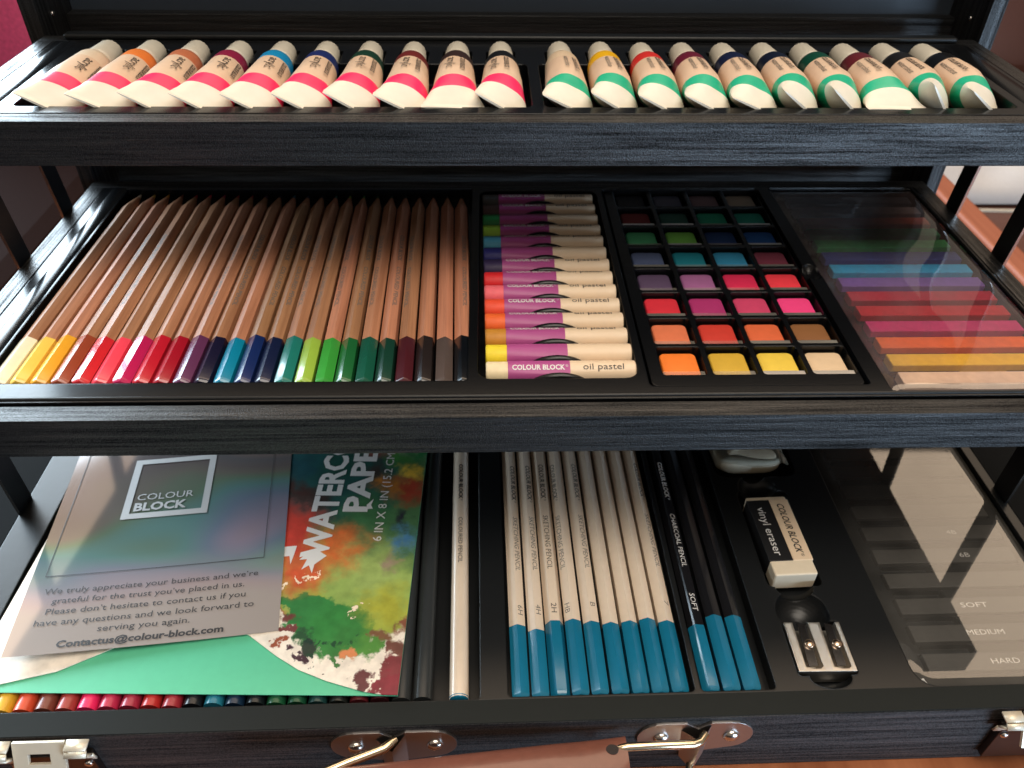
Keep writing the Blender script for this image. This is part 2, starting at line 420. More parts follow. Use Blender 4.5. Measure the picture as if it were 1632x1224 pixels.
# middle liner
blk = MB().box(-14.2, 454.5, -14, 176.5, zc(-11.5), zc(3.9))
blk.box(-19.6, -14.2, -16, 177, zc(-11.5), zc(1.2)); blk.box(454.5, 459.4, -16, 177, zc(-11.5), zc(1.2))
blk = MB().box(-19.4, 459.2, -14.6, 177, zc(-11.5), zc(3.9)).mesh('liner', [PLASTIC])
cut = []
pr(-5.5, 194.6, -2.6, 178.5-3, zc(-4.3), 2)
pr(198.9, 267, -1.6, 173, zc(-6), 6)
pr(270.5, 364, -7, 174.5, zc(-7), 2)
pr(371, 462.5-5, -12.3, 175, zc(-7), 3)
# sloping shoulders along both sides of the liner
for (xa, xb, s_) in ((-30, -14.6, 1), (454.6, 470, -1)):
    pass
cut.append(MB().ball((367, 82, zc(6)), 5, 8, 7, 20, 12).mesh('c', []))
lm = carve(blk, cut); lm.name = 'liner'; put('liner', lm, mid)
# raised rounded shoulders of the liner that catch the window
def shoulder(x0, x1, y0, y1, z, h):
    return MB().grid(lambda u, v: (x0+u*(x1-x0), y0+v*(y1-y0), z+h*math.sin(math.pi*u)**.7), 8, 20)
shoulder(-14.6, -6.6, -12, 176, zc(3.9), .9).build('liner_shoulder', PLASTIC, mid, smooth=180)
shoulder(456.6, 459.0, -12, 176, zc(3.9), .7).build('liner_shoulder', PLASTIC, mid, smooth=180)
MB().tube([(-18, -12.6, zc(3.9)), (458, -12.6, zc(3.9))], .9, 8).build('liner_front_lip', PLASTIC_M, mid, smooth=60)
MB().tube([(-6, 177.5-2, zc(4.2)), (194, 177.5-2, zc(4.2))], .9, 8).build('liner_back_lip', PLASTIC_M, mid, smooth=60)
MB().tube([(371, 175.8, zc(4.2)), (452, 175.8, zc(4.2))], .9, 8).build('liner_back_lip', PLASTIC, mid, smooth=60)
MB().tube([(272, 175.4, zc(4.2)), (362, 175.4, zc(4.2))], .8, 8).build('liner_back_lip', PLASTIC, mid, smooth=60)
# humps between the oil pastels
g = MB()
PY = [7.6+12.15*i for i in range(14)]
for y in PY:
    def hump(u, v, y=y):
        h = math.sin(math.pi*u)**.45
        return (220+u*27, y-6.1+(v-.5)*(2.6+1.8*h), zc(-3.5+7.6*h*(1-(2*v-1)**4*.6)))
    g.grid(hump, 16, 6)
g.build('liner_humps', PLASTIC, mid, smooth=180)
# upper liner
blk = MB().box(-19.4, 459.2, 78.6, 178, zc(71.5), zc(85.9)).mesh('liner', [PLASTIC])
TX = [14.5+21.8*i for i in range(10)]+[240.5+20.8*i for i in range(10)]
cut = []
pr(-1, 223.5, 86, 143.5, zc(75.5), 3); pr(229, 441, 86, 143.5, zc(75.5), 3)
for x in TX:
    pr(x-7.4, x+7.4, 138, 163.5, zc(77.5), 2)
pr(455.5, 456, 90, 91, zc(80), .1)
lm = carve(blk, cut[:-1]); lm.name = 'liner'; put('liner', lm, top_)
g = MB()
for i, x in enumerate(TX):                                    # ribs of the liner between the tubes
    if i not in (9, 19):
        xx = x+10.9
        g.add([(xx-2.6, 86.4, zc(85.7)), (xx+2.6, 86.4, zc(85.7)), (xx+2.6, 86.4, zc(75.6)), (xx-2.6, 86.4, zc(75.6)),
               (xx-.7, 99, zc(78)), (xx+.7, 99, zc(78)), (xx+.7, 99, zc(75.6)), (xx-.7, 99, zc(75.6))],
              [(0, 1, 2, 3), (0, 4, 5, 1), (1, 5, 6, 2), (0, 3, 7, 4), (4, 7, 6, 5)])
g.build('liner_ribs', PLASTIC, top_)
shoulder(-16, -8, 82, 176, zc(85.9), .9).build('liner_shoulder', PLASTIC, top_, smooth=180)
shoulder(446, 457, 82, 176, zc(85.9), 1.0).build('liner_shoulder', PLASTIC, top_, smooth=180)
MB().box(-16, 456, 179.5, 186, zc(85.9), zc(88.6)).build('liner_back_lip', PLASTIC_M, top_, bevel=1)
# ---- lid
LB, LT = zc(-108), zc(190)
lid = MB().box(-38, 481, 228, 232, LB, LT).build('lid', PANEL, case); lid['label'] = 'upright lid with dark blue-grey lining'
MB().box(-38, -30, 188.4, 228, LB, LT).build('side_frame', WZ, lid)
MB().box(473, 481, 188.4, 228, LB, LT).build('side_frame', WZ, lid)
MB().box(-30, 473, 188.4, 228, LT-8, LT).build('top_frame', WX, lid)
MB().box(-30, 473, 220, 227.8, LB, zc(88)).build('lower_frame', WX, lid)
def screw(x, y, z, r, parent, ax='y', mat=None):
    g = MB(); rings = []
    for rr, d in ((r, 0), (r*.97, .4), (r*.75, .8), (r*.35, 1.05), (.05, 1.1)):
        rr *= 1
        if ax == 'y': rings.append([(x+rr*math.cos(a), y-d*r*.55, z+rr*math.sin(a)) for a in [2*math.pi*k/20 for k in range(20)]])
        elif ax == '-x': rings.append([(x-d*r*.5, y+rr*math.cos(a), z+rr*math.sin(a)) for a in [2*math.pi*k/20 for k in range(20)]])
        elif ax == 'x': rings.append([(x+d*r*.5, y+rr*math.cos(a), z+rr*math.sin(a)) for a in [2*math.pi*k/20 for k in range(20)]])
        else: rings.append([(x+rr*math.cos(a), y+rr*math.sin(a), z+d*r*.55) for a in [2*math.pi*k/20 for k in range(20)]])
    g.loft(rings)
    o = g.build('screw', mat or STEEL, parent, smooth=50)
    return o
for x in (-30, 473):
    for zz in (92, 150): screw(x+(.1 if x < 0 else -.1), 205, zc(zz), 1.3, lid, 'x' if x < 0 else '-x')
# ---- link arms
def arm(x, ya, za, yb, zb):
    t = 1.4; hw = 6.2
    d = Vector((0, yb-ya, zb-za)).normalized(); n = Vector((0, d.z, -d.y))
    g = MB(); pts = []
    for c, s_ in ((Vector((0, ya, za)), -1), (Vector((0, yb, zb)), 1)):
        for k in range(9):
            a = math.pi*k/8
            pts.append(c+n*hw*math.cos(a)*s_*-1+d*hw*math.sin(a)*s_)
    vs = [(x+sx, p.y, p.z) for sx in (-t/2, t/2) for p in pts]; n_ = len(pts)
    g.add(vs, [tuple(range(n_-1, -1, -1)), tuple(range(n_, 2*n_))]+[(i, (i+1) % n_, n_+(i+1) % n_, n_+i) for i in range(n_)])
    o = g.build('link_arm', STEEL_DARK, case)
    for yy, z_ in ((ya, za), (yb, zb)): screw(x+(t/2 if x > 200 else -t/2), yy, z_, 2.6, o, 'x' if x > 200 else '-x')
    # bright worn edge strip
    g = MB(); e0 = Vector((0, ya, za))+n*(-hw-.02); e1 = Vector((0, yb, zb))+n*(-hw-.02)
    g.add([(x-.7, e0.y, e0.z), (x+.7, e0.y, e0.z), (x+.7, e1.y, e1.z), (x-.7, e1.y, e1.z)], [(0, 1, 2, 3)])
    g.build('bright_edge', STEEL, o)
for x in (470.2, -30.6):
    arm(x, 151, zc(-6), 142, zc(76)); arm(x, 97, zc(-6), 88, zc(76))
    arm(x+(.4 if x > 0 else -.4)*0, 17, zc(-90), 15, zc(-8)); arm(x, 112, zc(-90), 106, zc(-8))

# ---- latch, handle on the front face (turned frame)
FY = -104
def front(name, label=None):
    o = bpy.data.objects.new(name, None); col.objects.link(o); o.parent = case; o.rotation_euler.z = CY
    if label: o['label'] = label
    return o
CATCH = paint('pale_catch_metal', (.74, .66, .52), .42, metal=.35, bevel=.3)
def latch(xc, label):
    r = MB().box(xc-16.5, xc+16.5, FY-3.2, FY-.02, zc(-126), zc(-101)).build('latch', paint('dark_nickel', (.10, .085, .08), .35, metal=1, bevel=.6), case, rz=CY); r['label'] = label
    g = MB(); y = FY-5.5
    T = Matrix.Translation((xc-1, y, zc(-98.5))) @ Matrix.Rotation(R(62), 4, 'X')
    for (x0, x1, y0, y1) in ((-10, -4.2, -8, 8), (4.2, 10, -8, 8), (-4.2, 4.2, 3, 8), (-4.2, 4.2, -8, -1.5)):
        g.box(x0, x1, y0, y1, -.7, .7, T=T)
    g.build('catch_plate', CATCH, r)
    for sx in (-1, 1):
        g = MB(); pts = [(FY-1, -92.6), (FY-5.5, -92.9), (FY-7.2, -95), (FY-4, -99), (FY-3, -104)]
        a = xc+sx*11-1-4; b = xc+sx*17-1+1.5
        if sx < 0: a, b = xc-20, xc-12
        else: a, b = xc+9.5, xc+18
        for (p0, p1) in zip(pts[:-1], pts[1:]):
            g.add([(a, p0[0], zc(p0[1])), (b, p0[0], zc(p0[1])), (b, p1[0], zc(p1[1])), (a, p1[0], zc(p1[1]))], [(0, 1, 2, 3)])
        o = g.build('hook', CATCH, r, smooth=60); mm = o.modifiers.new('s', 'SOLIDIFY'); mm.thickness = .0009
    screw(xc+14, FY-3.3, zc(-107), 1.8, r); screw(xc-14, FY-3.3, zc(-107), 1.8, r)
    return r
latch(27.5, 'left latch with pale brass catch'); latch(430, 'right latch at the edge of the picture')
hd = MB()
def strap(u, v):
    # leather grip: a flattened tube from lower left to the right end
    x = 128+u*128; a = 2*math.pi*v
    wy = 15-1.5*math.sin(math.pi*u)-3.5*max(0, (u-.86)/.14)**2*2
    yc = -116+10*u-wy-1; zz = -97.5+.5*u
    c_, s_ = math.cos(a), math.sin(a)
    c2 = math.copysign(abs(c_)**.75, c_)
    hz = 6.5-4.4*max(0, (u-.78)/.22)
    return (x, yc+wy*c2*.95, zc(zz)+hz*s_-1.2)
hd.grid(strap, 40, 28)
handle = hd.build('handle', [LEATHER], case, smooth=180, rz=CY); handle['label'] = 'brown leather handle with bent wire rings'
for u_ in (0, 1):
    g = MB(); ring = [strap(u_, k/28) for k in range(28)]; g.v = ring; g.f = [tuple(range(28))]; g.m = [0]; g.build('raw_end', SUEDE, handle)
g = MB(); g.prism([(249.8+2.5*math.cos(2*math.pi*k/18), -114+2.0*math.sin(2*math.pi*k/18)) for k in range(18)], zc(-101), zc(-94.9))
g.build('hole_shade', paint('dark_hole', (.02, .012, .01), .8), handle)  # dark disc put in for the shade inside the strap's hole
def bracket(xa, xb, xm, label):
    g = MB(); n = 10; t = 1.1; zt, zb = zc(-94.3), zc(-114.5)
    def out(x0, x1, left):
        r = (zt-zb)/2; zm = (zt+zb)/2; pts = []
        if left:
            for k in range(n+1):
                a = math.pi/2+math.pi*k/n; pts.append((x0+r+r*math.cos(a), zm+r*math.sin(a)))
            pts += [(x1, zb-3), (x1, zt-4.5), (x1-5, zt)]
        else:
            pts += [(x0+5, zt), (x0, zt-4.5), (x0, zb-3)]
            for k in range(n+1):
                a = -math.pi/2+math.pi*k/n; pts.append((x1-r+r*math.cos(a), zm+r*math.sin(a)))
        return pts
    for pts in (out(xa, xm, True), out(xm, xb, False)):
        m_ = len(pts)
        vs = [(x, y, z) for y in (FY-t, FY-.02) for x, z in pts]
        g.add(vs, [tuple(range(m_)), tuple(range(2*m_-1, m_-1, -1))]+[(i, (i+1) % m_, m_+(i+1) % m_, m_+i) for i in range(m_)])
    # folded V nose in the middle
    g.add([(xm-7, FY-t, zc(-99)), (xm, FY-7, zc(-98)), (xm+5, FY-t, zc(-96)), (xm-5, FY-t, zc(-121)), (xm, FY-6, zc(-124)), (xm+5, FY-t, zc(-119))],
          [(0, 1, 4, 3), (1, 2, 5, 4), (3, 4, 5)])
    o = g.build('bracket', NICKEL, handle); o['label'] = label
    screw(xb-9, FY-t, zc(-104.5), 3.4, o); screw(xa+10, FY-t, zc(-105), 3.4, o)
    return o
bracket(137.5, 188.5, 163, 'left butterfly bracket'); bracket(262, 310, 286.5, 'right butterfly bracket')
MB().tube([(289, -107, zc(-99)), (286, -110.5, zc(-98.3)), (283, -111.5, zc(-98)), (268, -112, zc(-97)), (256, -112.5, zc(-96.6)), (251, -113, zc(-97.5)), (249.3, -113.6, zc(-101)), (249, -114, zc(-106))], 1.7, 12).build('ring', BRASSY, handle, smooth=60)
MB().tube([(286, -108, zc(-121)), (283, -116, zc(-121)), (262, -124, zc(-120)), (248, -126, zc(-112))], 1.7, 12).build('ring', BRASSY, handle, smooth=60)
MB().tube([(164, -106, zc(-98)), (160, -110, zc(-96.8)), (157, -111, zc(-97)), (146, -115, zc(-97)), (132, -121, zc(-97)), (120, -126, zc(-98))], 1.9, 12).build('ring', BRASSY, handle, smooth=60)

# ------------------------------------------------------------------ tubes of paint in the upper tray
TUBES = [('white', (225, 205, 180)), ('orange', (235, 130, 60)), ('light brown', (195, 115, 80)), ('crimson', (140, 30, 65)), ('sky blue', (20, 140, 195)),
         ('navy blue', (30, 45, 105)), ('dark green', (20, 60, 45)), ('reddish brown', (115, 40, 38)), ('dark brown', (55, 38, 36)), ('black', (20, 20, 24)),
         ('white', (225, 200, 170)), ('yellow', (240, 185, 20)), ('red', (215, 50, 45)), ('maroon', (105, 25, 50)), ('deep blue', (18, 28, 62)),
         ('blue-black', (14, 22, 44)), ('deep green', (8, 70, 52)), ('red-brown', (100, 32, 40)), ('charcoal', (28, 26, 26)), ('black', (16, 18, 22))]
ROLL = [30, 27, 30, 29, 28, 30, 29, 27, 1, 30, 27, 30, 28, 24, 22, 36, 42, 3, 52, 36]
def make_tube(i):
    nm, rgb = TUBES[i]; left = i < 10
    seen = 'pink' if left else 'mint green'
    row = 'row'
    extra = {0: 'leftmost tube', 9: 'right end of the left set', 10: 'first of the right set', 19: 'rightmost tube', 8: 'flat crimp facing the viewer', 17: 'flat crimp overlapping its neighbour'}.get(i, '')
    lab = f'cream paint tube with {nm} shoulder and {seen} band' + (', '+extra if extra else '')
    t = thing('paint_tube', lab, 'paint tube', (TX[i], 84.6+random.uniform(-.7, .7), 75.8), 'cream paint tubes lying side by side in the upper tray')
    Rr = 9.5; axis = 9.8
    roll = R(ROLL[i]+random.uniform(-2, 2)); rnd = random.Random(i)
    cm = paint('shoulder_'+nm.replace(' ', '_').replace('-', '_'), lin(rgb), .32)
    n = 48
    def ring(y, w, h, zoff=0):
        out = []
        for k in range(n):
            a = 2*math.pi*k/n
            x_, z_ = w*math.cos(a), h*math.sin(a)
            # crimp rolled: left corner up, right corner down
            out.append((x_*math.cos(roll)+z_*math.sin(roll), y, axis+zoff-x_*math.sin(roll)+z_*math.cos(roll)))
        return out
    prof = [(0, 14.0, .5, 0), (3.2, 14.0, .55, 0), (3.6, 13.9, .9, 0), (7, 13.1, 2.5, 0), (10, 12.4, 4.3, 0), (12.6, 11.8, 5.9, 0), (13, 11.7, 6.1, 0), (20.6, 10.4, 8.3, 0),
            (21, 10.4, 8.4, 0), (28, 9.9, 9.5, 0), (36, 9.3, 9.3, 0), (44.5, 8.8, 8.8, 0), (45, 8.8, 8.8, 0), (53, 8.4, 8.4, 0), (56, 7.8, 7.8, 0), (60, 5.6, 5.6, 0)]
    mats = []
    for k in range(len(prof)-1):
        y = (prof[k][0]+prof[k+1][0])/2
        mats.append(0 if y < 12.8 else 2 if y < 20.8 else 1 if y < 44.7 else 3)
    g = MB()
    dent = [(rnd.uniform(4, 40), rnd.uniform(0, 6.28), rnd.uniform(.25, .7)) for _ in range(7)]
    rings = []
    prof2 = []; m2 = []
    for k in range(len(prof)-1):
        a, b = prof[k], prof[k+1]; ns = max(1, int((b[0]-a[0])/1.8))
        for j in range(ns):
            s_ = j/ns; prof2.append(tuple(a[q]+(b[q]-a[q])*s_ for q in range(4))); m2.append(mats[k])
    prof2.append(prof[-1])
    for (y, w, h, zo) in prof2:
        rg = ring(y, w, h, zo); out = []
        for k, p in enumerate(rg):
            a = 2*math.pi*k/n; d = 0
            for (dy, da, am) in dent:
                aa = (a-da+math.pi) % (2*math.pi)-math.pi
                d -= am*math.exp(-((y-dy)/7)**2-(aa/.4)**2)*(1 if h > 3 else 0)
            c = Vector((0, y, axis)); q = Vector(p)-c; L = q.length or 1
            out.append(c+q*(1+d/L))
        rings.append(out)
    g.loft(rings, mats=m2+[3])
    body = g.build('body', [WHITE_T, BEIGE, PINK if left else MINT, cm], t, smooth=50)
    c = MB(); rr = [(59.6, 5.6), (60.2, 6.4), (61, 6.6), (76, 5.8), (77.4, 5.5), (77.8, 4.8)]
    c.loft([[(r_*(1+.03*(k % 2))*math.cos(2*math.pi*k/36), y, axis+r_*(1+.03*(k % 2))*math.sin(2*math.pi*k/36)) for k in range(36)] for y, r_ in rr])
    c.build('cap', CAPM, t, smooth=40)
    # print: reading direction towards the crimp
    def cyl(y_from, ang0):
        def fn(u, v):
            yy = y_from-u; rr_ = 8.8+(44.5-yy)*.058+.1*max(0, (28-yy)/8)+.17; a = ang0-v/rr_
            return (rr_*math.cos(a), y_from-u, axis+rr_*math.sin(a))
        return fn
    ac = math.atan2(130, 204-TX[i])               # the side of the tube that faces the viewer
    if left:
        letters('acrylic', 15.5, 4.3, cyl(41.5, ac+.50), INK, t, slices=.8)
        letters('COLOUR BLOCK', 18.5, 2.3, cyl(43, ac-.16), INK, t, bold=.025, slices=.8)
    else:
        letters('watercolour', 17, 2.6, cyl(43, ac-.20), INKG, t, slices=.8)
        letters('COLOUR BLOCK', 18.5, 2.2, cyl(43.5, ac-.66), INK, t, bold=.025, slices=.8)
    return t
for i in range(20): make_tube(i)

# ------------------------------------------------------------------ pencils
def hexring(y, r, roll, sc_=1.0, n=6, k=4):
    """rounded hexagon"""
    out = []
    for i in range(n):
        for j in range(k):
            a0 = 2*math.pi*i/n; a1 = 2*math.pi*(i+1)/n; s_ = j/k
            p = Vector((math.cos(a0), math.sin(a0)))*(1-s_)+Vector((math.cos(a1), math.sin(a1)))*s_
            p = p*.90+p.normalized()*.10*.93
            c, d = math.cos(roll), math.sin(roll)
            out.append((r*(p.x*c-p.y*d), y, r*(p.x*d+p.y*c)))
    return out
def roundring(y, r, n=24): return [(r*math.cos(2*math.pi*k/n), y, r*math.sin(2*math.pi*k/n)) for k in range(n)]
def pencil(name, label, group, loc, dx_tip, roll, barrel, dip, lead, dip_len, length=175, r=4.15, K=False, hexa=True, woodcone=True, lead_name='lead'):
    t = thing(name, label, 'pencil', loc, group, rz=-math.atan2(dx_tip, length), K=K)
    ring = (lambda y, rr: hexring(y, rr, roll)) if hexa else (lambda y, rr: roundring(y, rr*.96))
    jit = random.uniform(-1.2, 1.2); d = dip_len+jit
    g = MB(); y1 = length-19
    g.loft([ring(d-.1, r*.985), ring(y1, r*.985), ring(y1+3, r*.86)] if dip else [ring(0, r*.985), ring(y1, r*.985), ring(y1+3, r*.86)])
    g.build('barrel', barrel, t, smooth=30)
    g = MB(); g.loft([roundring(y1+.5, r*.84), roundring(y1+3, r*.80), roundring(length-4.5, r*.26)]); g.build('sharpened_wood', CEDAR, t, smooth=40)
    g = MB(); g.loft([roundring(length-4.6, r*.27), roundring(length, .25)]); g.build('lead', lead, t, smooth=40)
    if dip:
        g = MB(); g.loft([ring(-1.1, r*.55), ring(-.75, r*.8), ring(0.1, r*.97), ring(1.2, r*1.01), ring(d-.4, r*1.01), ring(d, r*.99)])
        g.build('painted_end', dip, t, smooth=30)
    return t
def facet_fn(r, ang, y_from, shift=0):
    ri = r*.866*.965+.13
    nx, nz = math.sin(ang), math.cos(ang)
    def fn(u, v): return (ri*nx+(v+shift)*nz, y_from-u, ri*nz-(v+shift)*nx)
    return fn
PC = [('white', (252, 240, 212)), ('pale yellow', (244, 205, 90)), ('golden yellow', (245, 175, 50)), ('rust brown', (160, 75, 50)), ('scarlet', (210, 45, 55)),
      ('coral pink', (250, 75, 95)), ('magenta', (195, 35, 95)), ('crimson', (195, 30, 50)), ('dark red', (165, 22, 42)), ('purple', (100, 52, 90)),
      ('blue-black', (24, 22, 48)), ('sky blue', (12, 130, 165)), ('royal navy', (22, 42, 95)), ('dark navy', (20, 30, 62)), ('teal', (32, 120, 112)),
      ('lime', (155, 190, 72)), ('bright green', (58, 155, 60)), ('leaf green', (28, 98, 52)), ('sea green', (20, 84, 66)), ('bottle green', (20, 60, 48)),
      ('maroon', (72, 26, 34)), ('dark brown', (36, 30, 30)), ('grey', (84, 72, 68)), ('black', (10, 14, 20))]
XB0, XB1, XT0, XT1 = -0.4, 192.9, 0.8, 188.1
for i, (nm, rgb) in enumerate(PC):
    roll = R(30)+R(random.uniform(-13, 13))
    x = XB0+(XB1-XB0)*i/23; tip = XT0+(XT1-XT0)*i/23       # the pencils close up slightly towards the tips
    dm = paint('dip_'+nm.replace(' ', '_').replace('-', '_'), lin(rgb), .24, coat=.5)
    lm_ = paint('lead_'+nm.replace(' ', '_').replace('-', '_'), tuple(v*.8 for v in lin(rgb)), .6)
    place = 'at the left end' if i == 0 else 'at the right end' if i == 23 else f'between the {PC[i-1][0]} and {PC[i+1][0]} ones'
    t = pencil('colored_pencil', f'natural wood pencil with {nm} end, {place}', 'natural wood coloured pencils in the middle tray',
               (x, 1.0-2.4*i/23, 0), tip-x, roll, CEDAR, dm, lm_, 30)
    a = math.pi/2-roll
    a = (math.pi/2-(roll+math.pi/6+0)) ; 
    # facet normals sit at roll+30deg+60k; take the one nearest the top
    cands = [roll+R(30)+R(60)*k for k in range(6)]
    best = min(cands, key=lambda q: abs(((q-math.pi/2+math.pi) % (2*math.pi))-math.pi)) if i not in (7,) else cands[0]
    ang = math.pi/2-best
    if i in (3, 4, 9, 10, 12, 13, 15, 16, 17, 18, 19, 20, 23) or random.random() < .2:
        letters('COLOURED PENCIL', 35, 2.0, facet_fn(4.15, ang, 90, -1.0), INKG, t, bold=.02)
        letters('COLOUR BLOCK', 26, 2.0, facet_fn(4.15, ang, 122, -1.0), INKG, t, bold=.03)
# coloured barrels under the pad
UC = [('yellow', (225, 175, 50)), ('orange-red', (212, 78, 48)), ('brown', (122, 62, 50)), ('brick red', (165, 62, 58)), ('hot pink', (242, 42, 105)), ('raspberry', (190, 42, 80)),
      ('crimson', (165, 42, 68)), ('red', (185, 42, 42)), ('dark red', (160, 44, 56)), ('black', (26, 28, 34)), ('light blue', (35, 120, 145)), ('navy', (20, 45, 70)),
      ('blue-black', (22, 30, 34)), ('green', (24, 82, 52)), ('deep green', (24, 78, 52)), ('dark teal', (26, 62, 62)), ('green-black', (30, 34, 32)), ('maroon', (88, 28, 34)), ('dark maroon', (66, 22, 30))]
for i, (nm, rgb) in enumerate(UC):
    bm_ = paint('barrel_'+nm.replace(' ', '_').replace('-', '_'), lin(rgb), .33, coat=.2)
    place = 'at the far left' if i == 0 else 'at the right end' if i == 18 else f'between the {UC[i-1][0]} and {UC[i+1][0]} ends'
    pencil('watercolor_pencil', f'round {nm} pencil under the paper pad, {place}', 'round pencils under the paper pad', (4.6+8.45*i, -91.6+random.uniform(-.5, .3), -95.6),
           0, 0, bm_, None, bm_, 30, 172, 4.1, K=True, hexa=False)
pencil('watercolor_pencil', 'dark grey round pencil half hidden beside the right edge of the pad', 'round pencils under the paper pad', (165.6, -91.6, -95.6), 0, 0, DARKROD, None, DARKROD, 30, 172, 4.1, K=True, hexa=False)
pencil('watercolor_pencil', 'dark grey round pencil right of the pad, fully visible', 'round pencils under the paper pad', (174.2, -91.6, -95.6), 0, 0, DARKROD, None, DARKROD, 30, 172, 4.3, K=True, hexa=False)
t = pencil('colored_pencil', 'single cream round pencil between the dark pencils and the sketching set', 'round pencils under the paper pad', (189.3, -91.6, -95.0), -1, 0, CREAM, None, CREAM, 30, 172, 4.3, K=True, hexa=False)
MB().loft([roundring(-.5, 3.4), roundring(-.2, 3.9), roundring(.8, 4.16)]).build('end_cap', BLUEP, t, smooth=40)
def cylfn(r, y_from, a0): return lambda u, v: ((r+.12)*math.cos(a0-v/r), y_from-u, (r+.12)*math.sin(a0-v/r))
letters('COLOURED PENCIL', 28, 2.0, cylfn(4.13, 95, math.pi/2+.2), INKG, t, bold=.015, slices=.6)
letters('COLOUR BLOCK®', 26, 2.0, cylfn(4.13, 132, math.pi/2+.2), INK, t, bold=.04, slices=.6)
# sketching pencils
GR = ['6H', '4H', '2H', 'HB', 'B', '', '', '', '7']
FAC = [28, 25, 5, -32, 24, None, None, None, 34]
SLAB = ['white sketching pencil marked 6H at the left end of its set', 'white sketching pencil marked 4H, set slightly lower than its neighbours', 'white sketching pencil marked 2H with dark print facing up',
        'white sketching pencil marked HB with faint print on its left side', 'white sketching pencil marked B next to the HB one', 'unprinted white sketching pencil directly right of the B one',
        'unprinted white sketching pencil, middle of the three blank ones', 'unprinted white sketching pencil left of the last printed one', 'white sketching pencil at the right end beside the black pencils']
for i in range(9):
    roll = R(30)+(R(random.uniform(-6, 6)) if FAC[i] is None else 0)
    ang = None
    if FAC[i] is not None:
        ang = R(FAC[i]); roll = (math.pi/2-ang)-R(30)
    t = pencil('sketching_pencil', SLAB[i], 'white sketching pencils with blue ends', (214.9+8.3*i, -91.0-(.6 if i in (0, 1) else 0), -95.8), -.6, roll, CREAM, BLUEP, INK, 33.5 if i != 1 else 31.5, 175, 4.18, K=True)
    if ang is not None:
        ink = INK if i == 2 else INKG
        letters('SKETCHING PENCIL', 33, 2.5, facet_fn(4.15, ang, 95.5, -1.25), ink, t, bold=.0)
        letters('COLOUR BLOCK®', 26, 2.4, facet_fn(4.15, ang, 131.5, -1.2), INK if i < 3 else INKG, t, bold=.03)
        letters(GR[i], 5.0 if len(GR[i]) > 1 else 2.2, 2.5, facet_fn(4.15, ang, 43.5, -1.25), ink, t)
CLAB = ['black charcoal pencil marked SOFT at the left of its set', 'black charcoal pencil in the middle with a glossy streak', 'black charcoal pencil at the right of its set']
for i in range(3):
    ang = [R(12), R(25), R(28)][i]; roll = (math.pi/2-ang)-R(30)
    t = pencil('charcoal_pencil', CLAB[i], 'black charcoal pencils with blue ends', (294.8+8.5*i, -91.0, -95.8), .4, roll, BLACKP, BLUEP, INK, [31.5, 34, 34.5][i], 175, 4.18, K=True)
    if i == 0:
        letters('CHARCOAL PENCIL', 33, 2.5, facet_fn(4.15, ang, 95, -1.25), WINK, t)
        letters('COLOUR BLOCK®', 27, 2.4, facet_fn(4.15, ang, 131.5, -1.2), WINK, t, bold=.03)
        letters('SOFT', 9.5, 2.5, facet_fn(4.15, ang, 47, -1.25), WINK, t)

# ------------------------------------------------------------------ oil pastels
OP = [('white', (235, 215, 175)), ('yellow', (245, 215, 50)), ('ochre', (200, 135, 45)), ('orange', (250, 105, 45)), ('orange-red', (245, 80, 50)), ('pink', (245, 105, 115)), ('red', (220, 35, 42)),
      ('dark violet', (50, 38, 75)), ('ultramarine', (38, 38, 105)), ('light blue', (75, 150, 180)), ('lime green', (135, 175, 60)), ('green', (40, 115, 65)), ('dark brown', (62, 48, 46)), ('charcoal grey', (58, 58, 58))]
for i, (nm, rgb) in enumerate(OP):
    xl = 200.5+1.8*(1-i/13); dz = 0; rgb = tuple(min(250, v*(1+.05*max(0, i-6))) for v in rgb)  # colours towards the back brightened to offset the tray's shade
    place = 'nearest the front' if i == 0 else 'at the far end of its row' if i == 13 else f'between the {OP[i-1][0]} and {OP[i+1][0]} ones'
    t = thing('oil_pastel', f'{nm} oil pastel in magenta and cream wrapper, {place}', 'oil pastel', (xl, PY[i], -.6), 'wrapped oil pastels in the middle tray')
    r = 5.35
    def ringx(x, rr): return [(x, rr*math.cos(2*math.pi*k/28), rr*math.sin(2*math.pi*k/28)) for k in range(28)]
    L = 63.8+.6*(13-i)/13
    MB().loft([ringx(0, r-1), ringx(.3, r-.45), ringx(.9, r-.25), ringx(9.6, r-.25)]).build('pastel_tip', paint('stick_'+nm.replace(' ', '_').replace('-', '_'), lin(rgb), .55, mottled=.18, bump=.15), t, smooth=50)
    g = MB(); g.loft([ringx(9.4, r-.4), ringx(9.4, r), ringx(36+.5*i*0, r), ringx(36, r)], cap=True); g.build('magenta_band', MAGENTA, t, smooth=50)
    MB().loft([ringx(36, r-.02), ringx(L-.8, r-.02), ringx(L-.3, r-.15), ringx(L, r-.6)]).build('cream_wrapper', PAPERC, t, smooth=50)
    up = [0, 9, 9, 6, 8, 3, 3.4, 7, 4, 9, 3.6, 3.4, 9, 4, 3][i] if i else 0
    off = {0: 55, 1: None, 2: 97, 3: 95, 4: 74, 5: 84, 6: 95, 7: 82, 8: None, 9: 92, 10: 82, 11: None, 12: 76, 13: 72}[i]
    if off is not None:
        def fn(x0, off=off):
            def f(u, v):
                a = R(off)+v/r
                return (x0+u, -(r+.1)*math.cos(a), (r+.1)*math.sin(a))
            return f
        letters('COLOUR BLOCK®', 24, 2.4, fn(11.2), WINK, t, bold=.03, slices=.6)
        letters('oil pastel', 17.5, 2.9, fn(41.5), INK, t, slices=.6)

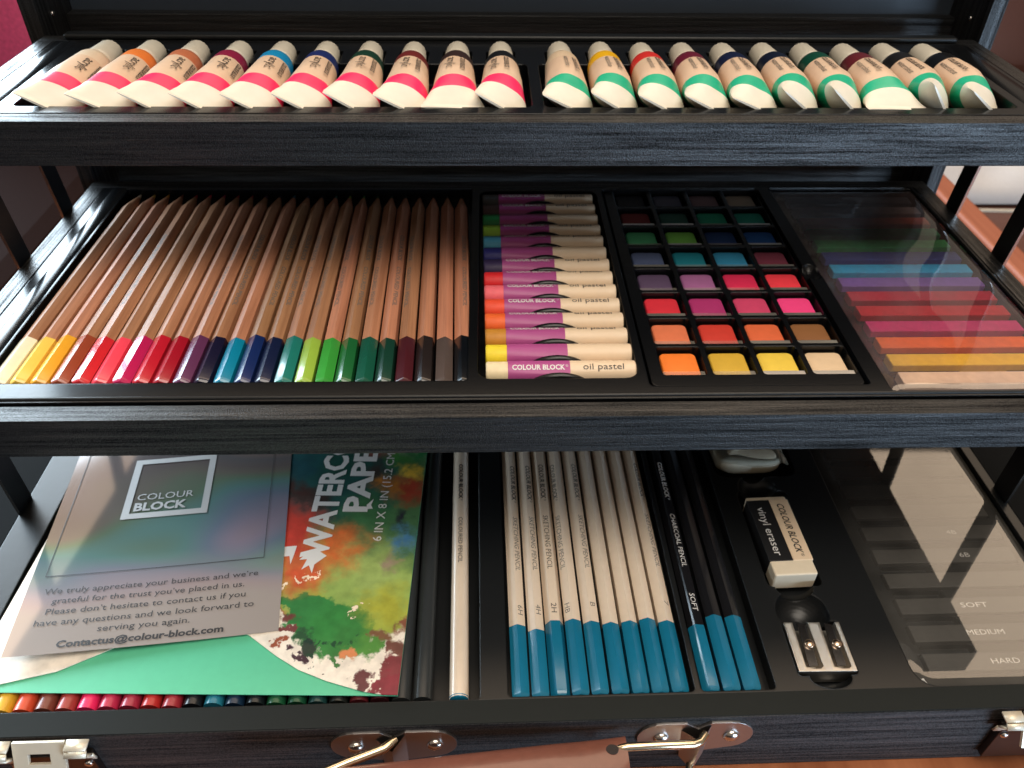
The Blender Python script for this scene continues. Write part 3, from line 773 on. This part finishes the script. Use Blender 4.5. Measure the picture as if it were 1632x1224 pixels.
# ------------------------------------------------------------------ paint palette
pal = thing('paint_palette', 'black palette of thirty-two square watercolour cakes between oil pastels and soft pastels', 'paint palette', (272, -6, -7), None)
blk = MB().prism(rrect(0, 90.5, 0, 179.5, 3), 0, 9.6).mesh('tray', [PLASTIC])
cut = []
CX = [15.2, 37.0, 58.7, 80.3]; CYY = [17.6+22.0*k for k in range(8)]
for y in CYY:
    for x in CX:
        cut.append(MB().prism(rrect(x-9.6, x+9.8, y-9.9, y+10.0, 1.6), 2.6, 30).mesh('c', []))
# join cutters into one mesh: they do not touch each other
bmj = bmesh.new()
for c in cut: bmj.from_mesh(c)
cm_ = bpy.data.meshes.new('c'); bmj.to_mesh(cm_); bmj.free()
pm = carve(blk, [cm_]); pm.name = 'pan_tray'; put('pan_tray', pm, pal)
CK = [[('orange', (242, 125, 40)), ('ochre yellow', (205, 165, 50)), ('light yellow', (228, 195, 70)), ('ivory', (218, 190, 155))],
      [('peach', (228, 122, 82)), ('vermilion', (208, 58, 45)), ('salmon orange', (225, 105, 62)), ('tan', (140, 92, 52))],
      [('red', (198, 40, 55)), ('plum', (158, 42, 100)), ('rose', (190, 60, 98)), ('hot pink', (238, 62, 125))],
      [('dark violet', (70, 55, 78)), ('mauve', (128, 78, 118)), ('cerise', (175, 32, 68)), ('scarlet', (208, 48, 60))],
      [('slate blue', (62, 72, 98)), ('teal', (22, 98, 112)), ('cerulean', (40, 108, 140)), ('wine', (92, 42, 56))],
      [('sage green', (60, 128, 92)), ('grass green', (95, 155, 70)), ('navy', (24, 45, 82)), ('royal blue', (26, 62, 112))],
      [('oxblood', (78, 32, 34)), ('pine green', (28, 58, 52)), ('emerald', (20, 98, 78)), ('sea green', (20, 92, 82))],
      [('black', (22, 24, 28)), ('dark grey', (52, 54, 64)), ('brown-grey', (72, 60, 64)), ('khaki grey', (92, 86, 78))]]
for j in range(8):
    for i in range(4):
        nm, rgb = CK[j][i]; x, y = CX[i], CYY[j]; rgb = tuple(min(250, v*(1+.18*max(0, j-1.5))) for v in rgb)  # cake colours lifted row by row against the shade at the back
        g = MB(); w_, h_ = 8.1, 8.7
        g.loft([[(px, py, z) for px, py in rrect(x-w_+q, x+w_-q, y-h_+q, y+h_-q, 2.3)] for q, z in ((0, 2.65), (0, 6.4), (.25, 6.9), (.8, 7.1))])
        o = g.build('paint_cake', paint('cake_'+nm.replace(' ', '_').replace('-', '_'), lin(rgb), .6, mottled=.10, bump=.12), pal, smooth=50); o['label'] = nm+' paint cake'
g = MB()                                      # pale film strips standing in for the reflection on the palette's clear blister ridges
for j in range(8):
    for i in range(4):
        x, y = CX[i], CYY[j]
        if j == 7: continue
        g.add([(x-8.8, y-9.4, 8.2), (x+9.3, y-9.4, 8.2), (x+9.3, y-5.9, 8.3), (x-8.8, y-5.9, 8.3)], [(0, 1, 2, 3)])
g.build('clear_ridge_sheen', clear_mat('ridge_sheen_film', .04, 60, .05, .30, (.55, .5, .42), rough=.3), pal)

# ------------------------------------------------------------------ soft pastels in their clear box (middle tray)
sb = thing('pastel_box', 'shallow black box with wavy clear lid over coloured soft pastels, right of the palette', 'pastel box', (371.8, -11.6, -6.8))
blk = MB().prism(rrect(0, 85.4, 0, 186, 3), 0, 5.4).mesh('box_base', [PLASTIC])
SP = [('ivory', (240, 205, 180)), ('yellow', (240, 190, 45)), ('orange', (235, 110, 45)), ('magenta', (205, 50, 120)), ('red', (195, 35, 50)), ('dark red', (150, 28, 52)), ('violet', (92, 68, 125)),
      ('turquoise blue', (30, 115, 150)), ('navy', (42, 50, 92)), ('green', (48, 115, 72)), ('dark green', (38, 82, 62)), ('brown', (105, 50, 44)), ('dark grey', (62, 56, 58)), ('black', (30, 30, 34))]
cut = []
for k in range(14):
    y = 11.4+12.7*k
    cut.append(MB().prism(rrect(7.2, 81.4, y-4.5, y+4.5, .8), 1.2, 30).mesh('c', []))
for k in range(13):
    y = 17.75+12.7*k
    for x0 in (38,):
        cut.append(MB().prism(rrect(x0, x0+22, y-3, y+3, 2.5), 2.0, 30).mesh('c', []))
bb = carve(blk, cut); bb.name = 'box_base'; put('box_base', bb, sb)
for k, (nm, rgb) in enumerate(SP):
    y = 11.4+12.7*k; rgb = tuple(min(250, v*(1+.22*max(0, k-4))) for v in rgb)  # farther sticks get brighter colour to make up for the shade there
    place = 'nearest the front' if k == 0 else 'at the far end' if k == 13 else f'between the {SP[k-1][0]} and {SP[k+1][0]} sticks'
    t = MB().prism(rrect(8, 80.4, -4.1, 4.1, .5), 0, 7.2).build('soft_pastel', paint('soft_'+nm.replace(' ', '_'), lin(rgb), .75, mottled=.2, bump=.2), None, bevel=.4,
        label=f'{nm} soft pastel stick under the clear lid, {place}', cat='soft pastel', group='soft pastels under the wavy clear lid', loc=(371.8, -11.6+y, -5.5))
def lidfn(u, v):
    x = u*85.4; y = v*186
    e = min(u*85.4, (1-u)*85.4, v*186, (1-v)*186)
    z = 9.2+min(1, e/3.5)*1.1
    z += (.45*math.sin(y*.055+1)*math.sin(x*.06)+.30*math.sin(x*.12+y*.035))*min(1, e/12)
    return (x, y, z)
g = MB(); g.grid(lidfn, 60, 120)
g.build('clear_lid', CLEARW, sb, smooth=180)
g = MB(); pp = rrect(.2, 85.2, .2, 185.8, 2.5)
n_ = len(pp); g.add([(x, y, 5.4) for x, y in pp]+[(x, y, 9.3) for x, y in pp], [(i, (i+1) % n_, n_+(i+1) % n_, n_+i) for i in range(n_)])
g.build('lid_rim', CLEARF, sb)

# ------------------------------------------------------------------ grey charcoal sticks in their clear box (lower box)
gb = thing('charcoal_box', 'shallow black box with flat clear lid over dark charcoal sticks in the lower case', 'pastel box', (381.8, -92.6, -103.9), K=True)
blk = MB().prism(rrect(0, 83.4, 0, 240, 8), 0, 8.2).mesh('box_base', [PLASTIC_M])
cut = []
DK = paint('charcoal_stick', (.060, .057, .054), .5, mottled=.2, bump=.2)
for k in range(15):
    cut.append(MB().prism(rrect(7, 78, 11.5+14.2*k-4.6, 11.5+14.2*k+4.6, .8), 2.5, 30).mesh('c', []))
for k in range(14):
    cut.append(MB().prism(rrect(9, 33, 18.6+14.2*k-2.2, 18.6+14.2*k+2.2, 1.2), 4.5, 30).mesh('c', []))
bb = carve(blk, cut); bb.name = 'box_base'; put('box_base', bb, gb)
marks = {0: 'HARD', 1: 'MEDIUM', 2: 'SOFT', 4: '6B', 5: '4B'}
for k in range(12):
    y = 11.5+14.2*k
    place = ['nearest the front, marked HARD', 'marked MEDIUM', 'marked SOFT', 'unmarked, right behind the SOFT one', 'small white mark, fifth from the front', 'small white mark, sixth from the front'][k] if k < 6 else f'number {k+1} from the front'
    t = thing('charcoal_stick', f'dark charcoal stick under flat clear lid, {place}', 'charcoal stick', (381.8, -92.6+y, -101.2), 'charcoal sticks under the flat clear lid', K=True)
    MB().prism(rrect(8, 77, -4.2, 4.2, .5), 0, 7.0).build('stick', DK, t, bevel=.4)
    if k in marks:
        letters(marks[k], {4: 12.5, 6: 17, 2: 5}[len(marks[k])] if len(marks[k]) != 4 else 12.5, 2.6, lambda u, v, s=len(marks[k]): ({4: 37, 6: 33, 2: 50}[s]+u, -1.3+v, 7.08), WINK, t)
g = MB()
def lid2(u, v):
    x = u*83.4; y = v*240; e = min(x, 83.4-x, y, 240-y); r_ = 8
    # rounded corners
    cx_ = min(max(x, r_), 83.4-r_); cy_ = min(max(y, r_), 240-r_)
    dx, dy = x-cx_, y-cy_
    if abs(dx) > 0 and abs(dy) > 0:
        m_ = max(abs(dx), abs(dy)); l_ = math.hypot(dx, dy); x, y = cx_+dx*m_/l_, cy_+dy*m_/l_
    return (x, y, 9.4+min(1, e/3)*.8+.10*math.sin(y*.03)*math.sin(x*.05))
g.grid(lid2, 50, 100); g.build('clear_lid', CLEARF, gb, smooth=180)

# ------------------------------------------------------------------ erasers, sharpener
er = thing('eraser', 'cream vinyl eraser in a black sleeve lying above the sharpener', 'eraser', (344.6, -13.5, -97.5), K=True, rz=R(1.5))
MB().prism(rrect(-10.2, 10.2, -25.5, 23, 1), 0, 10.5).build('rubber', RUBBER, er, bevel=.8)
g = MB(); g.box(-10.6, 1.0, -17.5, 20.5, -.1, 10.85); g.build('sleeve', SLEEVE, er, bevel=.3)
g = MB(); g.box(1.0, 10.6, -17.5, 20.5, -.1, 10.8); g.build('sleeve_stripe', PAPERC, er, bevel=.3)
letters('vinyl eraser', 30, 4.0, lambda u, v: (-6.8+v, 15.5-u, 10.95), WINK, er)
letters('COLOUR BLOCK®', 33, 3.3, lambda u, v: (4.0+v, 17.5-u, 10.9), INK, er, shear=.3, bold=.02)
sh = thing('pencil_sharpener', 'metal double-hole pencil sharpener with two blades below the eraser', 'sharpener', (345.0, -73.6, -99.3), K=True, rz=R(-1)); sh.scale = (1.05,)*3
blk = MB().box(-11.8, 11.8, -11.6, 11.0, 0, 8.2).mesh('body', [SHARP])
cut = []
for x in (-4.2, 7.3):
    lo = [(x-2.6, -9.3), (x-1.0, -10.1), (x+1.4, -10.1), (x+2.4, -9.0), (x+2.0, 12), (x-2.4, 12)]; hi = [(x-4.4, -9.6), (x-1.4, -10.5), (x+1.6, -10.5), (x+3.0, -9.3), (x+2.7, 12), (x-4.0, 12)]
    cut.append(MB().loft([[(px, py, 2.0) for px, py in lo], [(px, py, 8.8) for px, py in hi]]).mesh('c', []))
bd = carve(blk, cut); bd.name = 'body'; put('body', bd, sh)
for x in (-4.2, 7.3):
    T = Matrix.Translation((x-.4, 0, 7.0)) @ Matrix.Rotation(R(9), 4, 'Y') @ Matrix.Rotation(R(-3), 4, 'Z')
    MB().prism([(-1.9, -9), (2.2, -8.4), (2.0, 10.6), (-1.9, 10.9)], -.3, .3, T=T).build('blade', BLADE, sh)
    screw(x+.6, 1.2, 7.5, 2.1, sh, 'z', paint('brass_screw', (.75, .55, .40), .25, metal=1))
g = MB()
for k in range(40):                            # fine file-cut ribs on the flat parts
    y = -11+k*.54
    for (xa, xb) in ((-11.3, -9.0), (-1.2, 2.4), (10.0, 11.3)):
        g.box(xa, xb, y, y+.22, 8.19, 8.32)
g.build('grip_ribs', SHARP, sh)
ke = thing('kneaded_eraser', 'grey-beige kneaded eraser wrapped in clear film below the middle tray edge', 'eraser', (345.5, 56.5, -100.8), K=True)
def kn(u, v):
    a = 2*math.pi*u; t_ = math.pi*v
    c_, s_ = math.cos(a), math.sin(a)
    q = math.sin(t_)**.35
    return (18.5*q*math.copysign(abs(c_)**.4, c_), 20*q*math.copysign(abs(s_)**.4, s_), 6-6*math.copysign(abs(math.cos(t_))**.6, math.cos(t_))+.4*math.sin(5*a))
MB().grid(kn, 40, 16).build('rubber', KNEAD, ke, smooth=180)
def fl(u, v): return (-20+40*u+.5*math.sin(20*v), -20+42*v-4*(1-abs(2*u-1))*(1-v)**2, 11.4+1.2*math.sin(6*u+5*v)*.5-9*max(0, abs(2*u-1)-.85)/.15*.3)
MB().grid(fl, 30, 30).build('film_wrapper', FILM, ke, smooth=180)

# ------------------------------------------------------------------ watercolour pad
PA = R(-2.26)
pad = thing('paper_pad', 'watercolour paper pad with painted splash cover lying over the round pencils', 'paper pad', (-12.6, -84.5, -91.4), K=True, rz=PA); pad.scale = (1.02,)*3
MB().box(0.4, 173.4, .6, 225, 0, .55).build('page_block', PAGES, pad)
MB().box(0, 173.8, 0, 226, .55, .95).build('mint_sheet', TEAL, pad)
def arc_x(x):
    pts = [(-2, 0), (0, .2), (14.3, 3.2), (34.3, 8.9), (50.8, 18.4), (62, 25.5), (80, 30), (95, 30.5), (107.2, 26.9), (121.5, 16.8), (132, 10.6), (144.4, 5.7), (160.2, 1.2), (168, .05), (174.2, 0)]
    for (a, b) in zip(pts[:-1], pts[1:]):
        if a[0] <= x <= b[0]:
            s_ = (x-a[0])/(b[0]-a[0]); return a[1]+(b[1]-a[1])*s_
    return 0
m, nt, b = base_mat('splash_cover')
b.inputs['Roughness'].default_value = .38
tc = N(nt, 'ShaderNodeTexCoord')
def warp(scale, amt, prev):
    no = N(nt, 'ShaderNodeTexNoise'); no.inputs['Scale'].default_value = scale; no.inputs['Detail'].default_value = 5; no.inputs['Roughness'].default_value = .6
    nt.links.new(tc.outputs['Object'], no.inputs['Vector'])
    s1 = N(nt, 'ShaderNodeVectorMath', operation='SUBTRACT'); s1.inputs[1].default_value = (.5, .5, .5); nt.links.new(no.outputs['Color'], s1.inputs[0])
    s2 = N(nt, 'ShaderNodeVectorMath', operation='SCALE'); s2.inputs['Scale'].default_value = amt; nt.links.new(s1.outputs[0], s2.inputs[0])
    s3 = N(nt, 'ShaderNodeVectorMath', operation='ADD'); nt.links.new(prev, s3.inputs[0]); nt.links.new(s2.outputs[0], s3.inputs[1])
    return s3.outputs[0]
W1 = warp(35, .030, tc.outputs['Object']); W2 = warp(140, .012, W1); W2 = warp(520, .004, W2)
flat = N(nt, 'ShaderNodeVectorMath', operation='MULTIPLY'); flat.inputs[1].default_value = (1, 1, 0); nt.links.new(W2, flat.inputs[0])
cur = N(nt, 'ShaderNodeRGB'); cur.outputs[0].default_value = (.80, .72, .62, 1); cur = cur.outputs[0]
BL = [ # x, y, radius, softness (0 hard .. 1 soft), colour
 (112, 78, 30, .10, (190, 70, 52)), (120, 50, 13, .1, (165, 70, 48)), (140, 62, 34, .08, (150, 160, 80)), (150, 48, 26, .1, (140, 160, 70)), (160, 62, 30, .08, (140, 165, 85)),
 (135, 33, 15, .12, (52, 122, 62)), (148, 27, 14, .15, (60, 125, 62)), (128, 40, 10, .12, (52, 120, 62)), (157, 24, 9, .2, (82, 135, 60)),
 (168, 100, 40, .2, (70, 110, 70)), (125, 120, 40, .3, (30, 80, 75)),
 (110, 82, 22, .7, (195, 62, 48)), (122, 62, 15, .9, (200, 85, 50)), (140, 74, 15, .8, (205, 100, 48)), (139, 34, 13, .7, (55, 128, 62)), (152, 26, 10, .8, (58, 122, 60)),
 (158, 62, 20, .9, (150, 170, 95)), (164, 42, 14, .9, (165, 165, 60)), (146, 92, 16, .9, (62, 110, 68)), (122, 104, 9, .9, (52, 38, 34)), (109, 127, 17, .8, (18, 70, 78)), (129, 128, 14, .9, (20, 72, 60)),
 (112, 108, 9, .9, (70, 40, 34)), (168, 79, 9, .9, (70, 120, 160)), (166, 91, 7, .9, (40, 42, 50)), (166, 110, 12, .8, (160, 60, 40)), (154, 112, 9, .9, (175, 110, 40)), (168, 122, 8, .9, (215, 175, 60)),
 (160, 133, 10, .9, (60, 120, 55)), (171, 136, 7, .8, (40, 110, 60)), (148, 122, 8, .9, (60, 50, 45)), (165, 66, 6, 1, (150, 130, 110)), (146, 148, 18, .8, (170, 60, 45)), (120, 160, 20, .8, (30, 80, 120)), (160, 170, 20, .8, (60, 120, 60)),
 (172, 12, 7, .25, (120, 50, 55)), (171, 22, 6, .3, (110, 70, 60)), (172, 4, 6, .2, (125, 40, 52)), (160, 5, 5, .3, (95, 50, 52)), (165, 27, 4, .6, (120, 85, 60)), (172, 34, 5, .6, (130, 80, 60)),
 (122.5, 27.5, 2.6, .3, (115, 62, 60)), (119, 36, 4, .5, (110, 60, 55)), (121, 20, 3.0, .3, (150, 80, 55)), (131.5, 15.5, 3.2, .3, (70, 45, 55)), (134, 20, 4, .3, (52, 62, 52)), (129, 25, 5, .5, (45, 80, 52)),
 (150, 12.5, 2.2, .25, (70, 120, 62)), (148.5, 16, 3.2, .3, (62, 118, 60)), (154, 17.5, 3.4, .5, (205, 130, 85)), (141, 9, 1.2, .3, (80, 60, 60)), (137, 17, 2.2, .3, (40, 70, 50)),
 (127.5, 63, 1.3, .2, (235, 215, 190)), (123, 59.5, 1.2, .2, (235, 215, 190)), (118, 52, 1.3, .2, (235, 215, 190)), (152, 37.5, 1.9, .2, (235, 215, 190)), (150, 35.6, 1.2, .2, (235, 215, 190)), (156, 42, .9, .2, (235, 215, 190)),
 (138, 22.3, 1.5, .6, (36, 70, 48)), (143, 22.0, 1.6, .6, (36, 74, 48)), (147, 22.6, 1.8, .6, (36, 74, 48)), (151, 22.9, 1.4, .6, (40, 80, 50)), (155, 24.3, 1.5, .6, (44, 84, 50)), (133, 21.5, 1.6, .6, (30, 56, 46)),
]
for (x, y, r_, soft, c) in BL:
    dn = N(nt, 'ShaderNodeVectorMath', operation='DISTANCE'); dn.inputs[1].default_value = (x*S, y*S, 0)
    nt.links.new(flat.outputs[0], dn.inputs[0])
    mp = N(nt, 'ShaderNodeMapRange', interpolation_type='SMOOTHSTEP'); mp.inputs['From Min'].default_value = r_*S*(1+.25*soft); mp.inputs['From Max'].default_value = r_*S*(1-soft*.95-.03)
    nt.links.new(dn.outputs['Value'], mp.inputs['Value'])
    mx = N(nt, 'ShaderNodeMix', data_type='RGBA'); nt.links.new(mp.outputs[0], mx.inputs[0]); nt.links.new(cur, mx.inputs[6]); mx.inputs[7].default_value = (*lin(c), 1)
    cur = mx.outputs[2]
gr = N(nt, 'ShaderNodeTexNoise'); gr.inputs['Scale'].default_value = 180; gr.inputs['Detail'].default_value = 6; nt.links.new(tc.outputs['Object'], gr.inputs['Vector'])
gm = N(nt, 'ShaderNodeMapRange'); gm.inputs['From Min'].default_value = .3; gm.inputs['From Max'].default_value = .7; gm.inputs['To Min'].default_value = .90; gm.inputs['To Max'].default_value = 1.25; nt.links.new(gr.outputs[0], gm.inputs[0])
hv = N(nt, 'ShaderNodeHueSaturation'); nt.links.new(gm.outputs[0], hv.inputs['Value']); nt.links.new(cur, hv.inputs['Color']); nt.links.new(hv.outputs[0], b.inputs['Base Color'])
SPL = m
g = MB(); NX = 87
top_z, bot_z = 7.9, 7.5
def cov(u, v):
    x = u*173.8; y0 = arc_x(x); return (x, y0+v*(226-y0), 1.5)
g.grid(cov, NX, 4)
o = g.build('cover_sheet', SPL, pad); mm = o.modifiers.new('s', 'SOLIDIFY'); mm.thickness = .0004; mm.offset = 0
PF = lambda x0, y0: (lambda u, v: (x0-v, y0+u, 1.82))
letters('WATERCOLOR', 112, 12.0, PF(133.0, 67.5), WINK, pad, bold=.035)
letters('PAPER', 58, 11.4, PF(147.6, 95.5), WINK, pad, bold=.035)
letters('6 IN X 8 IN (15.2 CM X 20.3 CM)', 93, 4.2, PF(157.2, 77.5), WINK, pad)
g = MB()                                       # the torn white strokes hanging from the W and beside the card
for poly in ([(123.5, 70), (121, 66), (124.5, 66.5), (123, 60.5), (126, 63), (128.2, 58.5), (128.4, 63.5), (133.2, 68.5), (128, 72)],
             [(112.0, 73.5), (118.2, 74.2), (118.0, 70), (117.4, 63.5), (116, 68.2), (112.0, 67.6)],
             [(148.0, 101), (150.2, 104), (149.4, 100), (150.6, 97.6), (148.0, 97.4), (147.2, 100)]):
    g = MB(); g.add([(x, y, 1.81) for x, y in poly], [tuple(range(len(poly)))]); g.build('torn_stroke_print', WINK, pad)

# ------------------------------------------------------------------ holographic thank-you card
card = thing('thank_you_card', 'iridescent thank-you card with square logo lying on the paper pad', 'card', (1.0, -73.6, -89.3), K=True, rz=R(6.9)); card.scale = (1.02,)*3
def clift(u, v): return 5.5*max(0, 1-u/107)**1.6*max(0, 1-v/170)
m, nt, b = base_mat('holographic_foil')
b.inputs['Metallic'].default_value = .22; b.inputs['Roughness'].default_value = .09; b.inputs['Specular IOR Level'].default_value = .35
tc = N(nt, 'ShaderNodeTexCoord')
no = N(nt, 'ShaderNodeTexNoise'); no.inputs['Scale'].default_value = 13; no.inputs['Detail'].default_value = 1.0; no.inputs['Distortion'].default_value = .3
mpn = N(nt, 'ShaderNodeMapping'); mpn.inputs['Scale'].default_value = (.8, 1.5, 1); nt.links.new(tc.outputs['Object'], mpn.inputs[0]); nt.links.new(mpn.outputs[0], no.inputs['Vector'])
r = N(nt, 'ShaderNodeValToRGB'); el = r.color_ramp.elements
el[0].position = .12; el[0].color = (.34, .28, .26, 1); el[1].position = .98; el[1].color = (.05, .06, .10, 1)
for p_, c_ in ((.22, (.33, .22, .26)), (.29, (.24, .20, .30)), (.36, (.10, .17, .27)), (.44, (.05, .22, .21)), (.53, (.07, .16, .08)), (.60, (.12, .10, .07)), (.68, (.09, .06, .06)), (.78, (.07, .065, .075)), (.88, (.22, .12, .10))):
    q = el.new(p_); q.color = (*c_, 1)
sy = N(nt, 'ShaderNodeSeparateXYZ'); nt.links.new(tc.outputs['Object'], sy.inputs[0])
q1 = N(nt, 'ShaderNodeMath', operation='MULTIPLY_ADD'); q1.inputs[1].default_value = 6.2; nt.links.new(sy.outputs['Y'], q1.inputs[0])
q2 = N(nt, 'ShaderNodeMath', operation='MULTIPLY_ADD'); q2.inputs[1].default_value = 1.1; q2.inputs[2].default_value = -.46; nt.links.new(no.outputs[0], q2.inputs[0]); nt.links.new(q2.outputs[0], q1.inputs[2])
nt.links.new(q1.outputs[0], r.inputs[0])
wh = N(nt, 'ShaderNodeMix', data_type='RGBA'); wh.inputs[7].default_value = (.48, .43, .40, 1)
sx = N(nt, 'ShaderNodeSeparateXYZ'); nt.links.new(tc.outputs['Object'], sx.inputs[0])
fm = N(nt, 'ShaderNodeMapRange'); fm.inputs['From Min'].default_value = .05; fm.inputs['From Max'].default_value = .022; fm.inputs['To Min'].default_value = .22; fm.inputs['To Max'].default_value = .66
nt.links.new(sx.outputs['Y'], fm.inputs[0]); nt.links.new(fm.outputs[0], wh.inputs[0]); nt.links.new(r.outputs[0], wh.inputs[6]); nt.links.new(wh.outputs[2], b.inputs['Base Color'])
g = MB(); g.grid(lambda u, v: (u*108.4, v*150, clift(u*107, v*150)), 40, 40)
o = g.build('card_sheet', m, card, smooth=180)
CF = lambda x0, y0: (lambda u, v: (x0+u, y0+v, clift(x0+u, y0+v)+.32))
GREYP = paint('pale_grey_print', (.50, .47, .45), .5)
for (s_, x0, y0, w_) in (('We truly appreciate your business and we’re', 7.5, 30.5, 90), ('grateful for the trust you’ve placed in us.', 12, 25.1, 80), ('Please don’t hesitate to contact us if you', 11, 19.6, 82),
                         ('have any questions and we look forward to', 8, 14.0, 89), ('serving you again.', 34, 8.9, 37)):
    letters(s_, w_, 3.0, CF(x0, y0), INK, card)
letters('Contactus@colour-block.com', 66, 3.2, CF(19.5, 2.6), INK, card, bold=.03)
letters('BLOCK', 24.5, 5.0, CF(35, 76.8), GREYP, card, bold=.035)
letters('COLOUR', 26.5, 4.2, CF(35.4, 83.8), GREYP, card, bold=.0)
g = MB()
def bar(x0, x1, y0, y1, z=.30, n=10):
    g.grid(lambda u, v: (x0+u*(x1-x0), y0+v*(y1-y0), clift(x0+u*(x1-x0), y0+v*(y1-y0))+z), n, n)
bar(30, 70, 71.8, 75.2); bar(30, 70, 109.5, 112.8); bar(30, 33.4, 75.2, 109.5); bar(66.8, 70, 75.2, 109.5)
bar(34, 62, 119, 121); bar(72, 75, 114, 116)
g.build('logo_frame_print', GREYP, card)
g = MB(); bar(5.5, 99.5, 40.2, 40.6); bar(5.5, 5.85, 40.6, 140); bar(99.2, 99.5, 40.6, 140)
g.build('border_line_print', INK, card)
